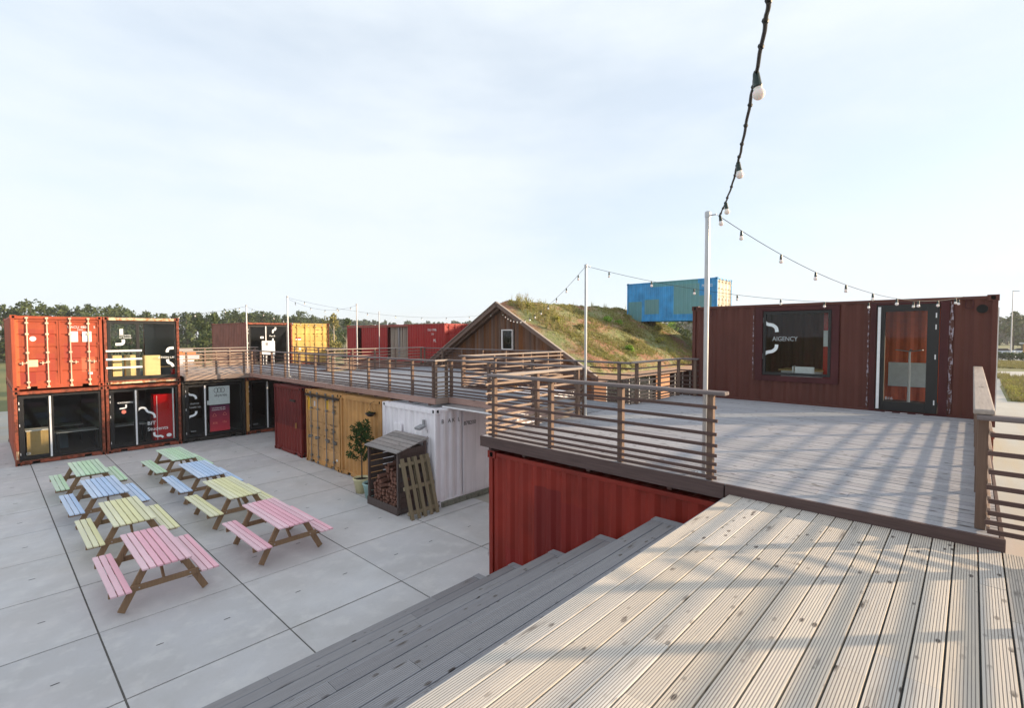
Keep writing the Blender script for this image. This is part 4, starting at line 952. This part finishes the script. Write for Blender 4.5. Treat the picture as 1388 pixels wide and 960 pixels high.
def small_tree(loc,label):
    rnd=random.Random(31); r=empty('potted_tree',label,'tree',loc); mb=MB(); mb.tube([(0,0,0),(.01,.02,.5),(-.01,0,.95),(.02,.02,1.5)],[.022,.018,.015,.008],8); lf=MB()
    for k in range(26):
        z_=.48+k*.037; a=k*2.4; L_=.36*(1-(k/40))*rnd.uniform(.45,1.2)+.05; e=(L_*math.cos(a),L_*math.sin(a)+.04,z_+.2); mb.tube([(0,0,z_),e],[.007,.003],5,cap=False); leaves(lf,e,.12,26,.06,rnd); leaves(lf,(e[0]*.5,e[1]*.5,z_+.1),.09,12,.06,rnd)
    for _ in range(5): leaves(lf,(rnd.uniform(-.1,.1),-.30+rnd.uniform(-.1,.1),1.5+rnd.uniform(-.25,.2)),.13,35,.055,rnd)
    mb.build('trunk',M['bark'],r); lf.build('crown',M['leaf_dark'],r)
small_tree((7.36,12.72,.36),'small leafy dark green tree growing in the cream pot')
rnd=random.Random(77)
r=empty('small_shrub','low dark plant in the pale teal pot','plant',(7.30,12.10,.36)); lf=MB(); leaves(lf,(0,0,.06),.13,60,.05,rnd); lf.build('foliage',M['leaf_dark'],r)
r=empty('hanging_basket','black hanging basket near the top of the tan corrugated container','basket',(7.80,12.96,2.10)); MB().lathe([(0,0),(.08,.02),(.15,.10),(.155,.12),(.13,.12)],16).build('bowl',M['black'],r,smooth=True)
mb=MB(); [mb.tube([(.14*math.cos(a),.14*math.sin(a),.12),(0,0,.40)],.003,4) for a in (0,2.1,4.2)]; mb.tube([(0,0,.40),(.13,0,.44)],.006,5); mb.build('chain',M['black'],r); lf=MB(); leaves(lf,(0,0,.12),.13,40,.045,rnd,.5); lf.build('foliage',M['leaf_dark'],r)
r=empty('flood_light','small grey flood light on the front of the white container','lamp',(7.90,10.50,2.13)); MB().box(-.24,-.02,-.11,.11,-.02,.05).build('housing',M['greymetal'],r,bevel=.01,rot=(0,R(-16),0)); MB().box(-.04,.02,-.03,.03,-.03,.16).build('bracket',M['greymetal'],r)

# ------------------------------------------------------------------ turf roofed hut
GX=18.5; AY=18.31; AZ=6.24; SLP=.572; HW=6.25; XE=34.0
r=empty('turf_roofed_hut','timber gabled hut with a plant covered turf roof behind the decks','hut')
# gable wall as vertical boards
mb=MB(); y=AY-5.7; rnd=random.Random(2)
while y<AY+5.7:
    w_=.145; 
    for (a,b) in ((y,y+w_),):
        za=AZ-.30-abs(a-AY)*SLP; zb=AZ-.30-abs(b-AY)*SLP
        if min(za,zb)>.1:
            x=GX+.55+rnd.choice((0,0,.012))
            lo=.0
            segs=[(lo,None)]
            if b>17.62 and a<18.42: segs=[(lo,3.72),(4.78,None)]
            for (z0,z1) in segs:
                A=za if z1 is None else z1; B=zb if z1 is None else z1
                if A>z0: mb.prism([(a,z0),(b-.008,z0),(b-.008,B),(a,A)],(x+.02,0,0),Y,Z,(-.02,0,0))
    y+=w_
mb.build('gable_wall',M['cladding'],r)
mb=MB(); mb.box(GX+.58,XE-.4,AY-5.7,AY-5.6,0,.5); mb.box(GX+.58,XE-.4,AY+5.6,AY+5.7,0,2.7); mb.box(XE-.5,XE-.4,AY-5.6,AY+5.6,0,2.7); mb.box(GX+.58,GX+1.6,AY-5.7,AY-5.6,.5,2.7)
mb.build('side_wall',M['cladding'],r)
# glazed side with orange door
mb=MB()
for k in range(13): x=GX+1.6+k*1.05; mb.box(x,x+.07,AY-5.7,AY-5.62,.5,2.75)
mb.box(GX+1.6,XE-.4,AY-5.7,AY-5.62,2.6,2.78); gf=mb.build('window_frame',M['greymetal'],r); MB().box(GX+1.65,XE-.45,AY-5.67,AY-5.66,.5,2.6).build('pane',M['glass_dark'],gf)
MB().box(25.0,26.6,AY-5.78,AY-5.72,.1,2.6).build('door',M['orange_door'],r)
w=MB(); w.box(GX+.47,GX+.56,18.34,18.42,3.72,4.80); w.box(GX+.47,GX+.56,17.62,17.66,3.72,4.80); w.box(GX+.47,GX+.56,17.66,18.34,4.74,4.80); w.box(GX+.47,GX+.56,17.66,18.34,3.72,3.78); wf=w.build('window_frame',M['whitep'],r); MB().box(GX+.52,GX+.53,17.66,18.34,3.78,4.74).build('pane',M['glass_dark'],wf); MB().box(GX+.8,GX+.82,17.5,18.5,3.6,4.9).build('blind',M['inner'],wf)
# barge boards and roof slabs
for s_ in (-1,1):
    def pt(x,dy,dz=0): return (x,AY+s_*dy,AZ-dy*SLP+dz)
    mb=MB(); mb.bar(pt(GX,0.0,-.10),pt(GX,HW,-.10),.22,.045,up=(1,0,0)) ; mb.build('barge_board',M['barge'],r)
    mb=MB(); mb.bar(pt(GX-.03,0.0,.015),pt(GX-.03,HW,.015),.03,.13,up=(1,0,0)); mb.build('roof_edge',M['cap_lit'],r)
    mb=MB(); a=[pt(GX+.03,0,-.06),pt(GX+.03,HW,-.06),pt(XE,HW,-.06),pt(XE,0,-.06)]; b=[(p[0],p[1],p[2]-.14) for p in a]
    i=len(mb.v); mb.v+=a+b; 
    for fc in ((0,1,2,3),(7,6,5,4),(0,4,5,1),(1,5,6,2),(2,6,7,3),(3,7,4,0)): mb.f.append(tuple(i+k for k in fc)); mb.m.append(0)
    mb.build('roof',M['cladding'],r)
    mb=MB(); mb.box(GX,XE,AY+s_*(HW+.02)-.02,AY+s_*(HW+.02)+.02,AZ-HW*SLP-.24,AZ-HW*SLP+.04); mb.build('eave_board',M['barge'],r)
    # rafters under the overhang
    mb=MB(); mb.bar(pt(GX+.30,.1,-.26),pt(GX+.30,HW-.1,-.26),.10,.06,up=(1,0,0)); mb.build('rafter',M['barge'],r)
# turf skin: one bumpy surface over both slopes
def turf_z(x,dy):
    n=noise.noise(Vector((x*.6,dy*.6,2)))*.09+noise.noise(Vector((x*1.9,dy*1.9,5)))*.05+noise.noise(Vector((x*5,dy*5,7)))*.03
    e=min(1,(x-GX-.05)/1.0,(XE-x)/.6); e=max(0,e); e2=max(0,min(1,(HW-abs(dy))/.6))
    zr=AZ-abs(dy)*SLP; zr-=.30*math.exp(-(dy/.55)**2)*.4
    return zr+.02+(.20+n)*e*e2
mb=MB(); nx,ny=120,96; x0,x1=GX+.06,XE
for i in range(nx+1):
    for j in range(ny+1):
        x=x0+(x1-x0)*i/nx; dy=-HW+2*HW*j/ny; mb.v.append((x,AY+dy,turf_z(x,dy)))
for i in range(nx):
    for j in range(ny):
        a=i*(ny+1)+j; mb.f.append((a,a+ny+1,a+ny+2,a+1)); mb.m.append(0)
mb.build('turf',M['turfsoil'],r,smooth=True)
rnd=random.Random(8)
def tuft(mb,p,h,n,spread,w=.02):
    for _ in range(n):
        a=rnd.uniform(0,6.28); d=Vector((math.cos(a),math.sin(a),0)); l=spread*rnd.uniform(.3,1); q=Vector(p)+d*l*.3; t=q+d*l+Vector((0,0,h*rnd.uniform(.5,1.1))); s=Vector((-d.y,d.x,0))*w
        i=len(mb.v); mb.v+=[tuple(q-s),tuple(q+s),tuple(t)]; mb.f.append((i,i+1,i+2)); mb.m.append(0)
mb=MB(); cnt=0
for _ in range(15000):
    x=rnd.uniform(GX+.5,XE-.2); dy=-rnd.uniform(-1.2,HW-.1); dens=noise.noise(Vector((x*.55,dy*.55,11)))+.5*noise.noise(Vector((x*1.7,dy*1.7,3)))
    if dens<-.12 and rnd.random()<.8: continue
    hh=.10+.14*max(0,dens)+(.35 if rnd.random()<.012 else 0); tuft(mb,(x,AY+dy,turf_z(x,dy)-.01),hh,5,.10,.014)
    if dens>.12 and rnd.random()<.45: leaves(mb,(x,AY+dy,turf_z(x,dy)+.05),.12,8,.07,rnd,.5,1.1)
# tall weeds near the gable top
for _ in range(46):
    x=GX+.7+abs(rnd.gauss(0,1.3)); dy=-abs(rnd.gauss(0,1.7)); p=(x,AY+dy,turf_z(x,dy)); tuft(mb,p,rnd.uniform(.3,.75),14,.16,.012); leaves(mb,(p[0],p[1],p[2]+.3),.22,26,.06,rnd,1.3,1.2)
mb.build('roof_plants',M['sedum'],r)['kind']='stuff'
for i,(x,dy,rr,mt) in enumerate(((26.2,-2.0,.55,'bright_leaf'),(27.0,-2.2,.35,'bright_leaf'),(23.6,-4.9,.40,'bright_leaf'),(25.0,-4.2,.45,'grass_leaf'),(20.0,-.9,.45,'yellow_leaf'),(20.6,-2.2,.5,'yellow_leaf'),(26.5,-3.2,.5,'grass_leaf'),(29.0,-1.6,.5,'grass_leaf'),(22.0,-2.8,.4,'grass_leaf'),(28.5,-4.2,.5,'yellow_leaf'),(30.5,-3.0,.5,'yellow_leaf'))):
    mb=MB()
    for _ in range(7): leaves(mb,(rnd.uniform(-.5,.5)*rr,rnd.uniform(-.5,.5)*rr,rnd.uniform(.05,.45)*rr),rr*.5,60,.075,rnd,.7)
    o=mb.build('roof_shrub',M[mt],r); o.location=(x,AY+dy,turf_z(x,dy))

# ------------------------------------------------------------------ ground and setting
def sheet(name,x0,x1,y0,y1,z,mat,label=None):
    mb=MB(); mb.quad((x0,y0,z),(x1,y0,z),(x1,y1,z),(x0,y1,z)); o=mb.build(name,mat); o['kind']='structure'; return o
sheet('ground',-900,1500,-900,1500,-.012,M['meadow'])
sheet('yard',-30,47,-14,42,-.006,M['yard'])
sheet('paving_bed',-15,9.2,-6.6,29.8,-.003,M['joint'])
mb=MB(); rnd=random.Random(12); T0x,T0y,TS=1.104,9.579,2.02
for i in range(-8,4):
    for j in range(-8,10):
        x=T0x+i*TS; y=T0y+j*TS; g=.012; dz=rnd.uniform(-.003,.003)
        x1=x+TS
        mb.box(x+g,x1-g,y+g,y+TS-g,-.004,.008+dz)
        for fx,fy in ((.28,.5),(.72,.5)):
            cx=x+TS*fx; cy=y+TS*fy; mb.box(cx-.045,cx+.045,cy-.008,cy+.008,.0085+dz,.0105+dz,1)
o=mb.build('courtyard_paving',[M['slab'],M['hole']],bevel=.003); o['kind']='structure'
mb=MB()
for k in range(40): 
    pass
# pale paths crossing the meadow on the right
def strip(name,pts,w,z,mat):
    mb=MB(); P=[Vector((*p,0)) for p in pts]; b=[]
    for i,p in enumerate(P):
        d=(P[min(i+1,len(P)-1)]-P[max(i-1,0)]).normalized(); n_=Vector((-d.y,d.x,0)); ww=w[i] if isinstance(w,list) else w; mb.v+=[(p.x+n_.x*ww/2,p.y+n_.y*ww/2,z),(p.x-n_.x*ww/2,p.y-n_.y*ww/2,z)]
    for i in range(len(P)-1): mb.f.append((2*i+1,2*i+3,2*i+2,2*i)); mb.m.append(0)
    o=mb.build(name,mat); o['kind']='structure'; return o
strip('gravel_path',[(46,-1.2),(60,-1.3),(72,-1.9),(82,-4.5),(86,-14),(88,-40)],[1.2,1.0,2.2,7,8,8],-.004,M['path'])
strip('parking_lot',[(150,-80),(150,40)],60,-.004,M['path'])
mb=MB(); rnd=random.Random(4)
for _ in range(9000):
    x=rnd.uniform(47,78); y=rnd.uniform(-12,1.5)
    if abs(y+1.3)<.7 and x<70 or (x>74 and y<-3): continue
    tuft(mb,(x,y,-.01),rnd.uniform(.15,.55),4,.18,.03)
for _ in range(5000): tuft(mb,(rnd.uniform(92,115),rnd.uniform(-20,2),-.01),rnd.uniform(.2,.5),4,.25,.05)
tag(mb.build('meadow_grass',M['grass_leaf']),kind='stuff')
mb=MB()
for _ in range(500): x=rnd.uniform(47,75); y=rnd.uniform(-11,1); 
for _ in range(60):
    x=rnd.uniform(48,66); y=rnd.uniform(-9,-2.2); leaves(mb,(x,y,.25),.5,40,.12,rnd,.6)
tag(mb.build('weeds',M['yellow_leaf']),kind='stuff')
# hedge
mb=MB(); 
for k in range(90): leaves(mb,(120+rnd.uniform(-.6,.6),-22+k*.32,.8),1.1,60,.28,rnd,.8)
r=empty('hedge','dark clipped hedge beyond the meadow at the right edge','hedge'); mb.build('foliage',M['leaf_dark'],r)
def car(loc,rz,colr,label):
    r=empty('parked_car',label,'car',loc,rz,'cars parked beyond the hedge'); mp=plain('car paint '+label[:6],colr,.25)
    mb=MB(); mb.prism([(-2.1,.35),(2.1,.35),(2.15,.75),(1.3,.92),(-1.9,.95),(-2.15,.8)],(0,.85,0),X,Z,(0,-1.7,0)); mb.build('body',mp,r,bevel=.06)
    mb=MB(); mb.prism([(-1.6,.952),(1.1,.932),(.45,1.42),(-1.0,1.45)],(0,.72,0),X,Z,(0,-1.44,0)); mb.build('cabin_glass',M['black'],r,bevel=.05)
    for sx in (-1.3,1.3):
        for sy in (-.8,.8): mb=MB(); mb.tube([(sx,sy-.1,.32),(sx,sy+.1,.32)],.32,16); mb.build('wheel',M['rubber'],r)
car((150,-4.6,0),R(80),(.55,.60,.66),'silver blue car parked nearest the maroon container'); car((155,-7.6,0),R(95),(.60,.64,.70),'light silver car parked beside the blue one'); car((162,-9.8,0),R(85),(.05,.06,.09),'dark car parked behind the silver ones')
r=empty('shelter','small red shelter with yellow posts beyond the hedge','shelter',(128,-7.9,0)); 
mb=MB(); [mb.box(x-.1,x+.1,y-.1,y+.1,0,2.7) for x in (0,3) for y in (-3.0,1.0)]; mb.build('post',M['yellow_c'],r); MB().box(-.4,3.4,-3.6,1.6,2.72,2.95).build('roof',M['bench_int'],r); MB().box(.2,2.8,-2.2,0,.2,2.0).build('wall',M['red_far'],r)
for i,(x,y,h) in enumerate(((140,-5.6,13),(138,-7.6,15),(143,-9.0,14))):
    r=empty('lamp_mast',('slender mast nearest the maroon container','slender mast in the middle beyond the hedge','slender mast furthest right beyond the hedge')[i],'mast',(x,y,0)); MB().tube([(0,0,0),(0,0,h)],[.12,.07],8).build('pole',M['galv'],r); MB().box(-.15,.15,-.9,.1,h,h+.12).build('lamp_head',M['galv'],r)

# trees
def tree(mb_l, mb_t, x, y, h, rnd, size, n, wid=.38):
    mb_t.tube([(x,y,0),(x+rnd.uniform(-.3,.3),y,h*.45),(x,y,h*.8)],[h*.018,h*.013,h*.006],6)
    k=11
    for _ in range(k):
        a=rnd.uniform(0,6.28); t=rnd.uniform(.14,.92); rad=h*wid*.5*(1.15-abs(t-.55)*1.3); d=rad*rnd.uniform(.2,.8)
        c=(x+d*math.cos(a),y+d*math.sin(a),h*t); mb_t.tube([(x,y,h*t*.75),c],[h*.006,h*.003],4,cap=False); leaves(mb_l,c,h*rnd.uniform(.10,.17),n//k,size,rnd,.85,1.3,.1)
    leaves(mb_l,(x,y,h*.93),h*.09,n//10,size,rnd,1.1,1.3,.3)
def thicket(name,pts,hrange,per,rnd,size,n,mat,depth=10,wid=.45):
    L_=MB();T_=MB()
    for i in range(len(pts)-1):
        a=Vector((*pts[i][:2],0));b=Vector((*pts[i+1][:2],0)); d=(b-a); cnt=max(1,int(d.length/per)); nn=Vector((-d.y,d.x,0)).normalized(); s0=pts[i][2] if len(pts[i])>2 else 1; s1=pts[i+1][2] if len(pts[i+1])>2 else 1
        for k in range(cnt):
            t=(k+rnd.random())/cnt; p=a+d*t+nn*rnd.uniform(-depth/2,depth/2); tree(L_,T_,p.x,p.y,rnd.uniform(*hrange)*(s0+(s1-s0)*t),rnd,size,n,wid)
    b=len(L_.v); L_.v+=T_.v; L_.f+=[tuple(b+q for q in f) for f in T_.f]; L_.m+=[1]*len(T_.f)
    tag(L_.build(name,[mat,M['bark']]),kind='stuff')
rnd=random.Random(99)
thicket('woodland',[(-14,132,.96),(20,134,1.03),(28,134,.9),(48,132,1.0),(58,145,1.0),(80,180,.98),(112,240,.95)],(9.3,11.0),.95,rnd,.46,640,M['wood_leaf'],18,.66)
thicket('distant_woodland',[(105,235),(170,270),(235,225),(290,150),(300,60),(300,-30)],(10.5,13.5),1.7,rnd,1.3,260,M['far_leaf'],14,.75)
thicket('scrub',[(-12,118),(20,116),(45,114),(70,135)],(4.5,7),1.6,rnd,.6,260,M['wood_leaf'],8,.9)
thicket('roadside_trees',[(175,-3),(190,-16),(200,-30)],(7,10.5),3.,rnd,.7,500,M['wood_leaf'],10,.6)
def single(label,x,y,h,mat,n=1500,size=.3,wid=.7,name='broadleaf_tree',bark=None,cat='tree',group=None):
    r=empty(name,label,cat,(x,y,0),0,group); L_=MB();T_=MB(); tree(L_,T_,0,0,h,rnd,size,n,wid); T_.build('trunk',bark or M['bark'],r); L_.build('crown',mat,r)
single('rounded green bush between the glass stack and the far brown container',21.5,74,7.2,M['wood_leaf'],2600,.30,.95)
single('slim pale barked tree just right of the far yellow container',31,60,7.2,M['grass_leaf'],1100,.26,.55,bark=M['bark_pale'])
single('pale barked tree left of the long red container',34,62,6.8,M['wood_leaf'],900,.26,.6,bark=M['bark_pale'])
single('bushy green tree beyond the long red container, its left end',33,68,6.0,M['wood_leaf'],1500,.28,.8)
for i,(x,y,h) in enumerate(((74,33,7.4),(70,36.5,6.2),(66,29.5,5.2),(80,38,8.2),(60,28,4.0))):
    single(('tall green tree under the blue container, in the middle of the gap','green tree under the left part of the blue container','low bright tree beside the end of the turf roof','tallest tree behind the others under the blue container','low shrub at the foot of the turf roof end')[i],x,y,h,M['wood_leaf'] if i%2==0 else M['bright_leaf'],1500,.3,.8)
single('yellow green bush behind the sunlit railing by the stack',9.3,35.5,3.0,M['yellow_leaf'],1800,.12,1.0,name='shrub',cat='shrub')
# white trailer behind the stack deck
r=empty('box_trailer','white box trailer with an orange top band behind the deck','trailer',(9.3,45,0)); MB().box(-.5,2.6,0,2.2,.55,2.95).build('body',M['whitep'],r,bevel=.05); M['oband']=plain('orange band',(.80,.20,.06),.4); MB().box(-.3,2.35,-.012,2.21,2.96,3.22).build('top_band',M['oband'],r); MB().box(-.2,2.2,.1,2.1,3.23,3.42).build('roof_panel',M['bench_int'],r)
for x in (.6,1.5): mb=MB(); mb.tube([(x,-.05,.34),(x,.15,.34)],.34,16); mb.build('wheel',M['rubber'],r)

# hazy evening air round everything
hm=bpy.data.materials.new('thin haze'); hm.use_nodes=True; ht=hm.node_tree; ht.nodes.clear(); ho=N(ht,'ShaderNodeOutputMaterial'); hv=N(ht,'ShaderNodeVolumePrincipled'); hv.inputs['Color'].default_value=(.93,.95,1,1); hv.inputs['Density'].default_value=.00045; hv.inputs['Anisotropy'].default_value=.2; ht.links.new(hv.outputs[0],ho.inputs['Volume'])
o=MB().box(-950,1550,-950,1550,-1.0,18.0).build('haze',hm); o['kind']='stuff'
# ------------------------------------------------------------------ light, sky, camera
SD=Vector((3.1,-2.9,1.0)).normalized(); EL=math.asin(SD.z); AZM=math.atan2(SD.x,SD.y)
sl=bpy.data.lights.new('sun','SUN'); sl.energy=3.3; sl.angle=R(1.2); sl.color=(1,.77,.52); so=bpy.data.objects.new('sun',sl); COL.objects.link(so); so.rotation_mode='QUATERNION'; so.rotation_quaternion=SD.to_track_quat('Z','Y')
w=bpy.data.worlds.new('World'); scene.world=w; w.use_nodes=True; nt=w.node_tree; nt.nodes.clear()
out=N(nt,'ShaderNodeOutputWorld'); sky=N(nt,'ShaderNodeTexSky'); sky.sky_type='NISHITA'; sky.sun_disc=False; sky.sun_elevation=EL; sky.sun_rotation=AZM; sky.air_density=1; sky.dust_density=1.0; sky.ozone_density=2
b1=N(nt,'ShaderNodeBackground'); b1.inputs[1].default_value=.10; nt.links.new(sky.outputs[0],b1.inputs[0])
b2=N(nt,'ShaderNodeBackground'); b2.inputs[0].default_value=(.86,.93,1,1); b2.inputs[1].default_value=.415
tc=N(nt,'ShaderNodeTexCoord'); mp=N(nt,'ShaderNodeMapping'); mp.inputs['Scale'].default_value=(1,1,3.5); nt.links.new(tc.outputs['Generated'],mp.inputs[0])
f=noise_f(nt,mp.outputs[0],1.6,7,.35,.62,.55); mr=N(nt,'ShaderNodeMapRange'); mr.inputs[3].default_value=.70; mr.inputs[4].default_value=.97; nt.links.new(f,mr.inputs[0])
mx=N(nt,'ShaderNodeMixShader'); nt.links.new(mr.outputs[0],mx.inputs[0]); nt.links.new(b1.outputs[0],mx.inputs[1]); nt.links.new(b2.outputs[0],mx.inputs[2]); nt.links.new(mx.outputs[0],out.inputs[0])
cam=bpy.data.cameras.new('camera'); co=bpy.data.objects.new('camera',cam); COL.objects.link(co); scene.camera=co
cam.sensor_width=36; cam.lens=671.65/1388*36; cam.clip_end=3000; cam.clip_start=.05
yaw,pit,rol=R(42.917),R(-2.225),R(.07)
fw=Vector((math.cos(yaw)*math.cos(pit),math.sin(yaw)*math.cos(pit),math.sin(pit))); rt=Vector((math.sin(yaw),-math.cos(yaw),0)); up=rt.cross(fw)
rt2=rt*math.cos(rol)-up*math.sin(rol); up2=up*math.cos(rol)+rt*math.sin(rol)
mt=Matrix((rt2,up2,-fw)).transposed().to_4x4(); mt.translation=(0,0,4.52); co.matrix_world=mt
vs=scene.view_settings; vs.view_transform='Standard'; vs.look='None'; vs.exposure=1.38; vs.gamma=1; vs.use_curve_mapping=False
scene.render.engine='CYCLES'; scene.cycles.max_bounces=6; scene.cycles.transparent_max_bounces=12
